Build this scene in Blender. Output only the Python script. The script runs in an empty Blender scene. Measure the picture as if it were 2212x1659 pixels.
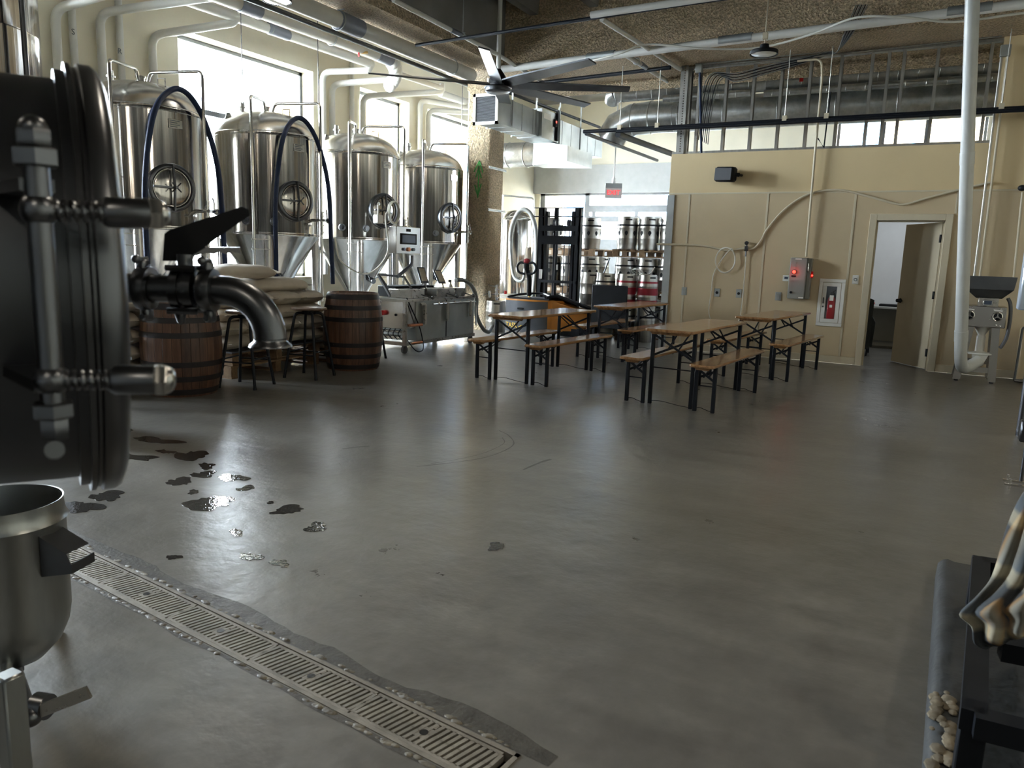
import bpy, math, random
from mathutils import Vector, Matrix, noise
from math import pi, sin, cos, radians as R_
random.seed(7)
SC = bpy.context.scene
COL = SC.collection
V = Vector
# ---------------------------------------------------------------- camera
F = 1630.0; CX = 1106.0; CY = 829.5
RW = Matrix(((0.8774096, -0.1067809, 0.4677073), (0.4787365, 0.131799, -0.8680094), (0.0310435, 0.9855084, 0.1667616)))
EYE = V((0, 0, 1.43))
def ray(px, py): return RW @ V((px-CX, -(py-CY), -F))
def Zp(px, py, z=0.0):
    r = ray(px, py); return EYE + r*((z-EYE.z)/r.z)
def Xp(px, py, x):
    r = ray(px, py); return EYE + r*(x/r.x)
def Yp(px, py, y):
    r = ray(px, py); return EYE + r*(y/r.y)
def Dp(px, py, d): return EYE + ray(px, py)*(d/F)
cam = bpy.data.cameras.new('camera'); camo = bpy.data.objects.new('camera', cam); COL.objects.link(camo)
camo.matrix_world = Matrix.Translation(EYE) @ RW.to_4x4()
cam.sensor_width = 36; cam.sensor_fit = 'HORIZONTAL'; cam.lens = F/2212*36
cam.clip_start = 0.05; cam.clip_end = 200
cam.dof.use_dof = True; cam.dof.focus_distance = 8.0; cam.dof.aperture_fstop = 7.0
SC.camera = camo
# ---------------------------------------------------------------- mesh builder
def frame_of(d):
    d = d.normalized()
    a = V((0, 0, 1)) if abs(d.z) < .95 else V((1, 0, 0))
    x = d.cross(a).normalized(); y = d.cross(x).normalized()
    return x, y
WM = {}
class B:
    def __init__(s): s.v = []; s.f = []; s.k = []; s.cur = 0
    def mat(s, k): s.cur = k; return s
    def add(s, vs, fs):
        n = len(s.v); s.v += [V(q) for q in vs]
        s.f += [tuple(i+n for i in f) for f in fs]; s.k += [s.cur]*len(fs); return s
    def box(s, lo, hi, M=None):
        x0, y0, z0 = lo; x1, y1, z1 = hi
        vs = [V(p) for p in ((x0,y0,z0),(x1,y0,z0),(x1,y1,z0),(x0,y1,z0),(x0,y0,z1),(x1,y0,z1),(x1,y1,z1),(x0,y1,z1))]
        if M is not None: vs = [M @ q for q in vs]
        return s.add(vs, [(0,3,2,1),(4,5,6,7),(0,1,5,4),(1,2,6,5),(2,3,7,6),(3,0,4,7)])
    def bbox(s, c, sz, M=None, bev=.004):   # box with chamfered edges
        c = V(c); hx, hy, hz = sz[0]/2, sz[1]/2, sz[2]/2; b = min(bev, hx*.9, hy*.9, hz*.9)
        vs = []; idx = {}
        for sx in (-1,1):
            for sy in (-1,1):
                for sz_ in (-1,1):
                    for ax in range(3):
                        q = [sx*hx, sy*hy, sz_*hz]
                        for k in range(3):
                            if k != ax: q[k] -= (sx,sy,sz_)[k]*b
                        idx[(sx,sy,sz_,ax)] = len(vs); q = c+V(q); vs.append(M @ q if M is not None else q)
        fs = []
        for ax in range(3):
            o = [k for k in range(3) if k != ax]
            for sg in (-1,1):
                loop = []
                for (a,b_) in ((-1,-1),(1,-1),(1,1),(-1,1)):
                    t = [0,0,0]; t[ax] = sg; t[o[0]] = a; t[o[1]] = b_; loop.append(idx[(*t,ax)])
                fs.append(tuple(loop))
        for ax in range(3):   # edges along ax
            o = [k for k in range(3) if k != ax]
            for a in (-1,1):
                for b_ in (-1,1):
                    t = [0,0,0]; t[o[0]] = a; t[o[1]] = b_
                    t0 = list(t); t0[ax] = -1; t1 = list(t); t1[ax] = 1
                    fs.append((idx[(*t0,o[0])], idx[(*t1,o[0])], idx[(*t1,o[1])], idx[(*t0,o[1])]))
        for sx in (-1,1):
            for sy in (-1,1):
                for q in (-1,1): fs.append(tuple(idx[(sx,sy,q,ax)] for ax in range(3)))
        return s.add(vs, fs)
    def cyl(s, p0, p1, r0, r1=None, n=20, cap=True):
        p0 = V(p0); p1 = V(p1); r1 = r0 if r1 is None else r1
        x, y = frame_of(p1-p0); vs = []
        for p, r in ((p0, r0), (p1, r1)):
            vs += [p + (x*cos(2*pi*i/n) + y*sin(2*pi*i/n))*r for i in range(n)]
        fs = [(i, (i+1) % n, n+(i+1) % n, n+i) for i in range(n)]
        if cap: fs += [tuple(range(n-1, -1, -1)), tuple(range(n, 2*n))]
        return s.add(vs, fs)
    def lathe(s, prof, c=(0,0,0), d=(0,0,1), n=48, a0=0, a1=2*pi):
        c = V(c); d = V(d).normalized(); x, y = frame_of(d)
        full = abs(a1-a0-2*pi) < 1e-6; m = n if full else n+1; vs = []
        for r, h in prof:
            for i in range(m):
                a = a0+(a1-a0)*i/n; vs.append(c + d*h + (x*cos(a)+y*sin(a))*r)
        fs = []
        for j in range(len(prof)-1):
            for i in range(n):
                i2 = (i+1) % m; fs.append((j*m+i, j*m+i2, (j+1)*m+i2, (j+1)*m+i))
        return s.add(vs, fs)
    def tube(s, pts, r, n=10, closed=False, cap=True):
        pts = [V(p) for p in pts]; N = len(pts)
        rr = r if isinstance(r, (list, tuple)) else [r]*N
        tang = []
        for i in range(N):
            if closed: t = pts[(i+1) % N]-pts[i-1]
            else: t = pts[min(i+1, N-1)]-pts[max(i-1, 0)]
            tang.append(t.normalized() if t.length > 1e-9 else V((0,0,1)))
        x, y = frame_of(tang[0]); vs = []
        for i in range(N):
            t = tang[i]; x = (x - t*x.dot(t))
            if x.length < 1e-6: x, _ = frame_of(t)
            x.normalize(); y = t.cross(x)
            vs += [pts[i]+(x*cos(2*pi*k/n)+y*sin(2*pi*k/n))*rr[i] for k in range(n)]
        fs = []
        for i in range(N if closed else N-1):
            j = (i+1) % N
            for k in range(n): fs.append((i*n+k, i*n+(k+1) % n, j*n+(k+1) % n, j*n+k))
        if cap and not closed: fs += [tuple(range(n-1, -1, -1)), tuple((N-1)*n+k for k in range(n))]
        return s.add(vs, fs)
    def torus(s, c, nrm, Rr, r, n=32, m=8):
        x, y = frame_of(V(nrm)); c = V(c)
        return s.tube([c+(x*cos(2*pi*i/n)+y*sin(2*pi*i/n))*Rr for i in range(n)], r, m, closed=True)
    def sph(s, c, r, sc=(1,1,1), n=16, m=10):
        c = V(c); vs = []; fs = []
        for j in range(1, m):
            t = pi*j/m
            for i in range(n): vs.append(c+V((sc[0]*r*sin(t)*cos(2*pi*i/n), sc[1]*r*sin(t)*sin(2*pi*i/n), sc[2]*r*cos(t))))
        a = len(vs); vs += [c+V((0,0,r*sc[2])), c-V((0,0,r*sc[2]))]
        for j in range(m-2):
            for i in range(n): fs.append((j*n+i, (j+1)*n+i, (j+1)*n+(i+1) % n, j*n+(i+1) % n))
        for i in range(n):
            fs.append((a, i, (i+1) % n)); fs.append((a+1, (m-2)*n+(i+1) % n, (m-2)*n+i))
        return s.add(vs, fs)
    def prism(s, poly, ext):
        poly = [V(p) for p in poly]; ext = V(ext); n = len(poly)
        fs = [tuple(range(n-1, -1, -1)), tuple(range(n, 2*n))] + [(i, (i+1) % n, n+(i+1) % n, n+i) for i in range(n)]
        return s.add(poly+[p+ext for p in poly], fs)
    def bar(s, p0, p1, w, h, up=(0,0,1)):   # rectangular bar along p0-p1
        p0 = V(p0); p1 = V(p1); d = (p1-p0).normalized(); u = V(up)
        if abs(d.dot(u)) > .98: u = V((1,0,0))
        x = d.cross(u).normalized(); z = x.cross(d).normalized()
        q = [p0+x*a*w/2+z*b*h/2 for a, b in ((-1,-1),(1,-1),(1,1),(-1,1))]
        return s.prism(q, p1-p0)
    def build(s, name, mat, parent=None, sharp=38, world=True, origin=None):
        me = bpy.data.meshes.new(name)
        vs = s.v
        L = V((0,0,0))
        if parent is not None:
            if world:
                inv = WM[parent].inverted(); vs = [inv @ q for q in vs]
        elif origin is not False:
            if origin is None:
                xs = [q.x for q in vs]; ys = [q.y for q in vs]; zs = [q.z for q in vs]
                L = V(((min(xs)+max(xs))/2, (min(ys)+max(ys))/2, min(zs)))
            else: L = V(origin)
            vs = [q-L for q in vs]
        me.from_pydata([tuple(q) for q in vs], [], s.f)
        for m in (mat if isinstance(mat, (list, tuple)) else [mat]): me.materials.append(m)
        me.polygons.foreach_set('material_index', s.k)
        me.update()
        import bmesh
        bm = bmesh.new(); bm.from_mesh(me); bmesh.ops.recalc_face_normals(bm, faces=bm.faces); bm.to_mesh(me); bm.free()
        me.polygons.foreach_set('use_smooth', [True]*len(me.polygons))
        me.set_sharp_from_angle(angle=R_(sharp))
        o = bpy.data.objects.new(name, me); COL.objects.link(o); o.location = L
        if parent is not None:
            o.parent = parent; WM[o] = WM[parent].copy()
        else: WM[o] = Matrix.Translation(L)
        return o
def tag(o, label=None, cat=None, group=None, kind=None):
    if label: o['label'] = label
    if cat: o['category'] = cat
    if group: o['group'] = group
    if kind: o['kind'] = kind
    return o
def thing(name, label, cat, loc=(0,0,0), rz=0, group=None):
    o = bpy.data.objects.new(name, None); COL.objects.link(o)
    o.location = loc; o.rotation_euler = (0,0,rz); o.empty_display_size = .1
    WM[o] = Matrix.Translation(V(loc)) @ Matrix.Rotation(rz, 4, 'Z')
    return tag(o, label, cat, group)
KIDS = {}
def dup(root, loc=None, rz=None, label=None, group=None):
    def cp(o, par):
        c = o.copy(); COL.objects.link(c); c.parent = par
        for ch in o.children: cp(ch, c)
        return c
    r = cp(root, None)
    if loc is not None: r.location = loc
    if rz is not None: r.rotation_euler = (0,0,rz)
    WM[r] = Matrix.Translation(r.location) @ Matrix.Rotation(r.rotation_euler.z, 4, 'Z')
    if label: r['label'] = label
    if group: r['group'] = group
    return r
def struct(name, b, mat, parent=None, **k):
    o = b.build(name, mat, parent, **k)
    if parent is None: o['kind'] = 'structure'
    return o
def fil(pts, r, n=6):   # polyline with rounded corners
    pts = [V(p) for p in pts]; out = [pts[0]]
    for i in range(1, len(pts)-1):
        a, b, c = pts[i-1], pts[i], pts[i+1]
        u = (a-b); w = (c-b); q = min(r, u.length*.49, w.length*.49)
        p0 = b+u.normalized()*q; p1 = b+w.normalized()*q
        for k in range(n+1):
            t = k/n; out.append(p0*(1-t)**2+b*2*t*(1-t)+p1*t*t)
    out.append(pts[-1]); return out
def spline(pts, n=8):   # catmull-rom
    P = [V(p) for p in pts]; P = [P[0]*2-P[1]]+P+[P[-1]*2-P[-2]]; out = []
    for i in range(1, len(P)-2):
        a, b, c, d = P[i-1:i+3]
        for k in range(n):
            t = k/n; out.append(.5*((2*b)+(c-a)*t+(2*a-5*b+4*c-d)*t*t+(3*b-a-3*c+d)*t**3))
    out.append(P[-2]); return out
def textmesh(b, body, loc, M3, size, ext=.001, align='CENTER'):
    cu = bpy.data.curves.new('t', 'FONT'); cu.body = body; cu.size = size; cu.extrude = ext; cu.align_x = align; cu.align_y = 'CENTER'; cu.resolution_u = 3
    o = bpy.data.objects.new('t', cu); COL.objects.link(o)
    dg = bpy.context.evaluated_depsgraph_get(); me = bpy.data.meshes.new_from_object(o.evaluated_get(dg))
    loc = V(loc); b.add([loc + M3 @ v.co for v in me.vertices], [tuple(p.vertices) for p in me.polygons])
    bpy.data.objects.remove(o); bpy.data.curves.remove(cu); bpy.data.meshes.remove(me)
def basis(x, y):   # columns: text right, text up, normal
    x = V(x).normalized(); y = V(y).normalized(); z = x.cross(y)
    return Matrix((x, y, z)).transposed()
# ---------------------------------------------------------------- materials
def srgb(r, g, b):
    f = lambda c: (c/255/12.92) if c/255 <= .04045 else ((c/255+.055)/1.055)**2.4
    return (f(r), f(g), f(b), 1)
def newmat(name):
    m = bpy.data.materials.new(name); m.use_nodes = True; nt = m.node_tree
    return m, nt, nt.nodes['Principled BSDF'], nt.nodes, nt.links
def noise_n(nt, scale, detail=3, vec=None, rough=.5):
    n = nt.nodes.new('ShaderNodeTexNoise'); n.inputs['Scale'].default_value = scale; n.inputs['Detail'].default_value = detail; n.inputs['Roughness'].default_value = rough
    if vec is not None: nt.links.new(vec, n.inputs['Vector'])
    return n.outputs['Fac']
def coord(nt, sc=(1,1,1), kind='Object'):
    tc = nt.nodes.new('ShaderNodeTexCoord'); mp = nt.nodes.new('ShaderNodeMapping'); mp.inputs['Scale'].default_value = sc
    nt.links.new(tc.outputs[kind], mp.inputs['Vector']); return mp.outputs['Vector']
def ramp(nt, fac, stops):
    r = nt.nodes.new('ShaderNodeValToRGB'); e = r.color_ramp.elements
    while len(e) < len(stops): e.new(.5)
    for k, (p, c) in enumerate(stops):
        e[k].position = p; e[k].color = c if isinstance(c, tuple) else (c, c, c, 1)
    nt.links.new(fac, r.inputs['Fac']); return r.outputs['Color']
def bump(nt, h, strength, dist, bs):
    n = nt.nodes.new('ShaderNodeBump'); n.inputs['Strength'].default_value = strength; n.inputs['Distance'].default_value = dist
    nt.links.new(h, n.inputs['Height']); nt.links.new(n.outputs['Normal'], bs.inputs['Normal']); return n
def plain(name, c, rough=.5, metal=0, var=.12, vs=6, bmp=0, bs_=200, emit=None, coat=0, sc=(1,1,1), spec=None):
    m, nt, bs, N, L = newmat(name)
    vec = coord(nt, sc)
    f = noise_n(nt, vs, 4, vec)
    c2 = tuple(min(1, q*(1+var)) for q in c[:3])+(1,); c1 = tuple(q*(1-var) for q in c[:3])+(1,)
    L.new(ramp(nt, f, [(.3, c1), (.7, c2)]), bs.inputs['Base Color'])
    bs.inputs['Roughness'].default_value = rough; bs.inputs['Metallic'].default_value = metal
    if spec is not None: bs.inputs['Specular IOR Level'].default_value = spec
    if coat: bs.inputs['Coat Weight'].default_value = coat; bs.inputs['Coat Roughness'].default_value = .08
    if bmp: bump(nt, noise_n(nt, bs_, 2, vec), bmp, .004, bs)
    if emit: bs.inputs['Emission Color'].default_value = emit[0]; bs.inputs['Emission Strength'].default_value = emit[1]
    return m
def steel(name, c=(.56,.54,.50,1), rough=.2, streak=(14,14,.35), amt=.12, bmp=.04):
    m, nt, bs, N, L = newmat(name)
    vec = coord(nt, streak); f = noise_n(nt, 2.2, 5, vec, .7)
    c1 = tuple(q*(1-amt*1.6) for q in c[:3])+(1,); c2 = tuple(min(1, q*(1+amt)) for q in c[:3])+(1,)
    L.new(ramp(nt, f, [(.3, c1), (.7, c2)]), bs.inputs['Base Color'])
    L.new(ramp(nt, f, [(.15, rough*.88), (.85, rough*1.15)]), bs.inputs['Roughness'])
    bs.inputs['Metallic'].default_value = 1
    if bmp: bump(nt, noise_n(nt, 2.2, 2, vec, .5), bmp*3, .003, bs)
    return m
def stucco(name, c):
    m, nt, bs, N, L = newmat(name)
    vec = coord(nt); f = noise_n(nt, 34, 3, vec, .55); g = noise_n(nt, 1.5, 3, vec)
    mx = N.new('ShaderNodeMath'); mx.operation = 'MULTIPLY_ADD'; mx.inputs[1].default_value = .35; L.new(g, mx.inputs[0]); L.new(f, mx.inputs[2])
    c1 = tuple(q*.62 for q in c[:3])+(1,); c2 = tuple(min(1, q*1.15) for q in c[:3])+(1,)
    L.new(ramp(nt, mx.outputs[0], [(.45, c1), (.8, c2)]), bs.inputs['Base Color'])
    bs.inputs['Roughness'].default_value = .95; bump(nt, ramp(nt, f, [(.35, 0.), (.65, 1.)]), 1, .035, bs)
    return m
def glassm(name, tint=(1,1,1,1), refl=.12):
    m, nt, bs, N, L = newmat(name); N.remove(bs)
    t = N.new('ShaderNodeBsdfTransparent'); t.inputs['Color'].default_value = tint
    g = N.new('ShaderNodeBsdfGlossy'); g.inputs['Roughness'].default_value = .03
    x = N.new('ShaderNodeMixShader'); x.inputs['Fac'].default_value = refl
    L.new(t.outputs[0], x.inputs[1]); L.new(g.outputs[0], x.inputs[2]); L.new(x.outputs[0], N['Material Output'].inputs['Surface']); return m
def wood(name, c1, c2, rough=.35, sc=(1,1,1), coat=0, planks=None, ax=1):
    m, nt, bs, N, L = newmat(name)
    vec = coord(nt, sc); f = noise_n(nt, 3, 6, vec, .65)
    L.new(ramp(nt, f, [(.3, c1), (.72, c2)]), bs.inputs['Base Color'])
    L.new(ramp(nt, noise_n(nt, 9, 3, coord(nt)), [(.2, rough*.85), (.8, rough*1.25)]), bs.inputs['Roughness'])
    if coat: bs.inputs['Coat Weight'].default_value = coat; bs.inputs['Coat Roughness'].default_value = .12
    bump(nt, f, .15, .004, bs); return m
M = {}
M['frp'] = plain('beige_wall_panel', (.56,.45,.29,1), .42, var=.05, vs=1.5, bmp=.12, bs_=90)
M['wallpaint'] = plain('beige_wall_paint', (.66,.52,.30,1), .6, var=.03, vs=2)
M['cream'] = plain('cream_plaster', (.82,.77,.62,1), .7, var=.04, vs=2)
M['trimbeige'] = plain('beige_trim_paint', (.58,.51,.37,1), .45, var=.03)
M['stucco'] = stucco('sprayed_fireproofing', (.70,.55,.36,1))
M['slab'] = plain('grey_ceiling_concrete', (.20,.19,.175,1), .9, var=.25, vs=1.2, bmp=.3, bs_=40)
M['greywall'] = plain('grey_panel_paint', (.42,.43,.42,1), .6, var=.05)
M['office'] = plain('office_white_paint', (.80,.82,.84,1), .6, var=.02)
M['pvc'] = plain('white_pipe_plastic', (.72,.71,.66,1), .38, var=.05, vs=3)
M['coup'] = plain('grey_coupling_plastic', (.22,.24,.29,1), .35, var=.06)
M['duct'] = steel('galvanised_duct', (.50,.51,.49,1), .33, (3,3,3), .18, .02)
M['ductdull'] = plain('galvanised_sheet', (.40,.42,.41,1), .5, .75, var=.15, vs=3)
M['stud'] = steel('galvanised_stud', (.48,.47,.43,1), .4, (8,8,1), .15, 0)
M['steel'] = steel('brushed_steel', (.60,.575,.545,1), .13, (11,11,.16), .30, .22)
M['steeld'] = plain('satin_dome_steel', (.52,.50,.47,1), .26, 1, var=.06, vs=3)
M['steelcone'] = steel('polished_steel_cone', (.62,.62,.62,1), .15, (5,5,.5), .12, .12)
M['steel2'] = steel('satin_steel', (.50,.48,.44,1), .28, (6,6,6), .1, .03)
M['chrome'] = plain('polished_fitting_steel', (.66,.65,.62,1), .16, 1, var=.05)
M['dsteel'] = plain('dark_satin_steel', (.13,.135,.145,1), .30, 1, var=.12, vs=5)
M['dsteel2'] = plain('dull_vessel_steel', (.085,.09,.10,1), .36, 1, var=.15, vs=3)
M['keg'] = steel('keg_steel', (.42,.40,.36,1), .30, (8,8,.6), .15, .04)
M['black'] = plain('black_powder_coat', (.007,.009,.013,1), .5, var=.15, spec=.25)
M['blackm'] = plain('black_matt_plastic', (.009,.010,.012,1), .65, var=.2, spec=.25)
M['rubber'] = plain('dark_blue_rubber', (.008,.018,.055,1), .5, var=.15, spec=.3)
M['hosegrey'] = plain('grey_ribbed_hose', (.15,.155,.145,1), .55, var=.1)
M['hoseclear'] = plain('pale_vinyl_hose', (.72,.70,.62,1), .3, var=.05)
M['greyp'] = plain('dark_grey_plastic', (.085,.09,.10,1), .42, var=.08)
M['orange'] = plain('orange_plastic', (.62,.24,.035,1), .4, var=.06)
M['red'] = plain('red_plastic', (.55,.02,.02,1), .35, var=.05)
M['redband'] = plain('dark_red_band', (.22,.012,.02,1), .3, .3, var=.1)
M['whitep'] = plain('white_plastic', (.78,.77,.72,1), .4, var=.03)
M['blueplate'] = plain('pale_blue_steel', (.55,.62,.72,1), .28, .6, var=.06)
M['box'] = plain('grey_enclosure_paint', (.27,.275,.25,1), .5, var=.05)
M['brass'] = plain('brass', (.62,.42,.16,1), .3, 1, var=.1)
M['copper'] = plain('copper_pipe', (.6,.25,.13,1), .35, 1, var=.1)
M['glass'] = glassm('clear_glass', (.96,.98,1,1), .07)
M['wrap'] = glassm('clear_wrap', (.93,.93,.92,1), .16)
M['sack'] = plain('paper_grain_sack', (.50,.44,.36,1), .75, var=.16, vs=4, bmp=.5, bs_=14)
M['pallet'] = wood('pallet_wood', (.13,.075,.035,1), (.28,.18,.10,1), .8, (3,3,3))
M['tabletop'] = wood('varnished_pine', (.17,.075,.025,1), (.42,.23,.10,1), .22, (9,.8,9), .5)
M['stave'] = None
M['hoop'] = plain('rusty_barrel_hoop', (.022,.019,.02,1), .5, .4, var=.3, vs=8)
M['darkwood'] = wood('dark_seat_wood', (.06,.03,.016,1), (.16,.09,.05,1), .3, (2,12,2), .3)
M['screen'] = plain('dark_screen', (.06,.075,.11,1), .12, var=.1)
M['curb'] = plain('dark_painted_concrete', (.045,.048,.05,1), .6, var=.3, vs=5, bmp=1, bs_=30)
M['mortar'] = plain('grey_brown_mortar', (.13,.115,.085,1), .6, var=.5, vs=25, bmp=1, bs_=60)
M['mortarpale'] = plain('pale_scuff', (.30,.29,.26,1), .6, var=.4, vs=40)
M['damp'] = plain('damp_concrete', (.062,.058,.05,1), .42, var=.3, vs=15, bmp=.6, bs_=60)
M['rubble'] = plain('broken_pale_concrete', (.20,.17,.12,1), .9, var=.35, vs=20, bmp=1, bs_=40)
M['grate'] = plain('cast_iron_grate', (.23,.21,.175,1), .5, .35, var=.25, vs=12, bmp=.3)
M['pit'] = plain('wet_black_channel', (.012,.011,.010,1), .35)
M['track'] = plain('rubber_scuff', (.075,.072,.065,1), .4, var=.3, vs=30)
M['green'] = plain('green_marker_paint', (.12,.48,.12,1), .8)
M['yellow'] = plain('yellow_lettering', (.85,.55,.06,1), .5)
M['doorpaint'] = plain('door_paint', (.50,.43,.30,1), .45, var=.03)
M['extred'] = plain('dark_red_paint', (.30,.015,.02,1), .3, var=.05)
M['pvctube'] = plain('grey_white_tube', (.58,.59,.57,1), .35, var=.04)
M['potsteel'] = steel('brushed_grey_pot', (.36,.37,.36,1), .33, (4,4,1), .08, .02)
M['chromed'] = plain('bright_cap_steel', (.45,.45,.44,1), .22, 1, var=.05)
M['jacket'] = plain('dark_jacket_cloth', (.025,.03,.032,1), .85, var=.2)
M['ledoff'] = plain('lamp_lens', (.75,.76,.72,1), .2)
# barrel staves
m, nt, bs, N, L = newmat('oak_barrel_staves')
vec = coord(nt)
sx = N.new('ShaderNodeSeparateXYZ'); L.new(vec, sx.inputs[0])
at = N.new('ShaderNodeMath'); at.operation = 'ARCTAN2'; L.new(sx.outputs['Y'], at.inputs[0]); L.new(sx.outputs['X'], at.inputs[1])
mu = N.new('ShaderNodeMath'); mu.operation = 'MULTIPLY'; mu.inputs[1].default_value = 28/(2*pi); L.new(at.outputs[0], mu.inputs[0])
fr = N.new('ShaderNodeMath'); fr.operation = 'FRACT'; L.new(mu.outputs[0], fr.inputs[0])
fl = N.new('ShaderNodeMath'); fl.operation = 'FLOOR'; L.new(mu.outputs[0], fl.inputs[0])
wn = N.new('ShaderNodeTexWhiteNoise'); wn.noise_dimensions = '1D'; L.new(fl.outputs[0], wn.inputs['W'])
f = noise_n(nt, 2.5, 6, coord(nt, (9,9,.9)), .65)
ad = N.new('ShaderNodeMath'); ad.operation = 'MULTIPLY_ADD'; ad.inputs[1].default_value = .35; L.new(wn.outputs['Value'], ad.inputs[0]); L.new(f, ad.inputs[2])
colr = ramp(nt, ad.outputs[0], [(.35, (.032,.013,.008,1)), (.62, (.085,.038,.022,1)), (.9, (.17,.085,.048,1))])
gap = ramp(nt, fr.outputs[0], [(0, 0.), (.04, 1.), (.96, 1.), (1, 0.)])
mx = N.new('ShaderNodeMixRGB'); mx.blend_type = 'MULTIPLY'; mx.inputs[0].default_value = .85; L.new(colr, mx.inputs[1]); L.new(gap, mx.inputs[2]); L.new(mx.outputs[0], bs.inputs['Base Color'])
bs.inputs['Roughness'].default_value = .42; bump(nt, gap, .6, .01, bs); M['stave'] = m
# floor
m, nt, bs, N, L = newmat('polished_concrete_floor')
vec = coord(nt)
a = noise_n(nt, .55, 6, vec, .6); b_ = noise_n(nt, 4, 5, vec, .6); c_ = noise_n(nt, 60, 2, vec)
w = noise_n(nt, 1.6, 4, coord(nt, (.5, 3.5, 1)), .6)
def madd(x, k, y):
    n = N.new('ShaderNodeMath'); n.operation = 'MULTIPLY_ADD'; n.inputs[1].default_value = k; L.new(x, n.inputs[0])
    if y is None: n.inputs[2].default_value = 0
    else: L.new(y, n.inputs[2])
    return n.outputs[0]
t = madd(a, .45, madd(b_, .3, madd(w, .2, madd(noise_n(nt, 20, 3, vec, .6), .10, madd(noise_n(nt, 1.3, 3, vec, .5), .10, None)))))
L.new(ramp(nt, t, [(.40, (.075,.071,.063,1)), (.58, (.132,.126,.112,1)), (.76, (.215,.204,.181,1))]), bs.inputs['Base Color'])
L.new(ramp(nt, madd(b_, .5, madd(a, .5, None)), [(.2, .24), (.8, .36)]), bs.inputs['Roughness'])
bs.inputs['Specular IOR Level'].default_value = .6
h = madd(c_, .3, madd(noise_n(nt, 5, 2, vec), 2.5, madd(noise_n(nt, 18, 2, vec), .8, None)))
bump(nt, h, .7, .003, bs); M['floor'] = m
m, nt, bs, N, L = newmat('standing_water'); bs.inputs['Base Color'].default_value = (.035,.033,.03,1); bs.inputs['Roughness'].default_value = .03; bs.inputs['Specular IOR Level'].default_value = .7
bump(nt, noise_n(nt, 55, 2, coord(nt)), .25, .004, bs); M['water'] = m
def emis(name, c, s):
    m, nt, bs, N, L = newmat(name); bs.inputs['Base Color'].default_value = c; bs.inputs['Emission Color'].default_value = c; bs.inputs['Emission Strength'].default_value = s; return m
M['exitred'] = emis('lit_red_letters', (1,.03,.04,1), 1.1)
M['ledred'] = emis('red_indicator_lamp', (1,.05,.03,1), 2.2)
M['lamp'] = emis('lit_lamp_lens', (1,.97,.9,1), 14)

# plaid flannel
m, nt, bs, N, L = newmat('plaid_flannel'); vec = coord(nt)
def bands(ax, sc_, off=0):
    sx = N.new('ShaderNodeSeparateXYZ'); L.new(vec, sx.inputs[0])
    a_ = N.new('ShaderNodeMath'); a_.operation = 'MULTIPLY_ADD'; a_.inputs[1].default_value = sc_; a_.inputs[2].default_value = off; L.new(sx.outputs[ax], a_.inputs[0])
    f_ = N.new('ShaderNodeMath'); f_.operation = 'FRACT'; L.new(a_.outputs[0], f_.inputs[0]); return f_.outputs[0]
c1 = ramp(nt, bands('Z', 7), [(0, (.03,.035,.04,1)), (.35, (.03,.035,.04,1)), (.45, (.45,.40,.28,1)), (.62, (.45,.40,.28,1)), (.7, (.10,.12,.14,1)), (1, (.03,.035,.04,1))])
c2 = ramp(nt, bands('Y', 8, .3), [(0, (.04,.05,.055,1)), (.4, (.36,.33,.25,1)), (.55, (.42,.24,.08,1)), (.65, (.03,.032,.035,1)), (1, (.04,.05,.055,1))])
mx = N.new('ShaderNodeMixRGB'); mx.inputs[0].default_value = .5; L.new(c1, mx.inputs[1]); L.new(c2, mx.inputs[2]); L.new(mx.outputs[0], bs.inputs['Base Color']); bs.inputs['Roughness'].default_value = .9; M['plaid'] = m
BAYW = 14
# ================================================================ SETTING
XW = -9.8; YB = 12.2; ZC = 5.5; YS = 19.2
# drain frame
DO = V((-0.90, 1.77, 0)); DU = V((-.9943, .1065, 0)); DW = V((-.1065, -.9943, 0)); DLEN = 3.62; DWID = .165
b = B()
hole = [DO, DO+DU*DLEN, DO+DU*DLEN+DW*DWID, DO+DW*DWID]
outer = [V((6, 21, 0)), V((-12, 21, 0)), V((-12, -6, 0)), V((6, -6, 0))]
for i in range(4):
    j = (i+1) % 4; b.add([outer[i], outer[j], hole[j], hole[i]], [(0, 1, 2, 3)])
flo = struct('floor', b, M['floor'], origin=(0, 0, 0))
b = B().box((-12, -6, ZC), (6, 21, ZC+.2)); struct('ceiling', b, M['slab'])
k = 0
for x in [-5.9+1.02*i for i in range(11)]:
    k += 1; b = B().prism([(x-.10, -5, ZC+.01), (x+.10, -5, ZC+.01), (x+.07, -5, ZC-.3), (x-.07, -5, ZC-.3)], (0, 16.4, 0)); struct('ceiling_joist', b, M['slab'])
def wallrect(b, ax, c0, c1, u0, u1, z0, z1, opens):
    """wall slab between c0..c1 on axis ax, spanning u0..u1; opens = [(ua,ub,za,zb)] sorted"""
    def bx(a, b_, za, zb):
        if b_-a < 1e-4 or zb-za < 1e-4: return
        if ax == 'x': b.box((c0, a, za), (c1, b_, zb))
        else: b.box((a, c0, za), (b_, c1, zb))
    u = u0
    for (a, q, za, zb) in opens:
        bx(u, a, z0, z1); bx(a, q, z0, za); bx(a, q, zb, z1); u = q
    bx(u, u1, z0, z1)
WIN = [(2.2, 4.75, .95, 4.5), (7.75, 10.5, .95, 4.5), (11.75, 13.32, .95, 4.5), (13.98, 16.5, .2, 4.5)]
b = B(); wallrect(b, 'x', XW-.38, XW, -6, 21, 0, ZC, WIN); struct('wall_left', b, M['cream'])
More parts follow.
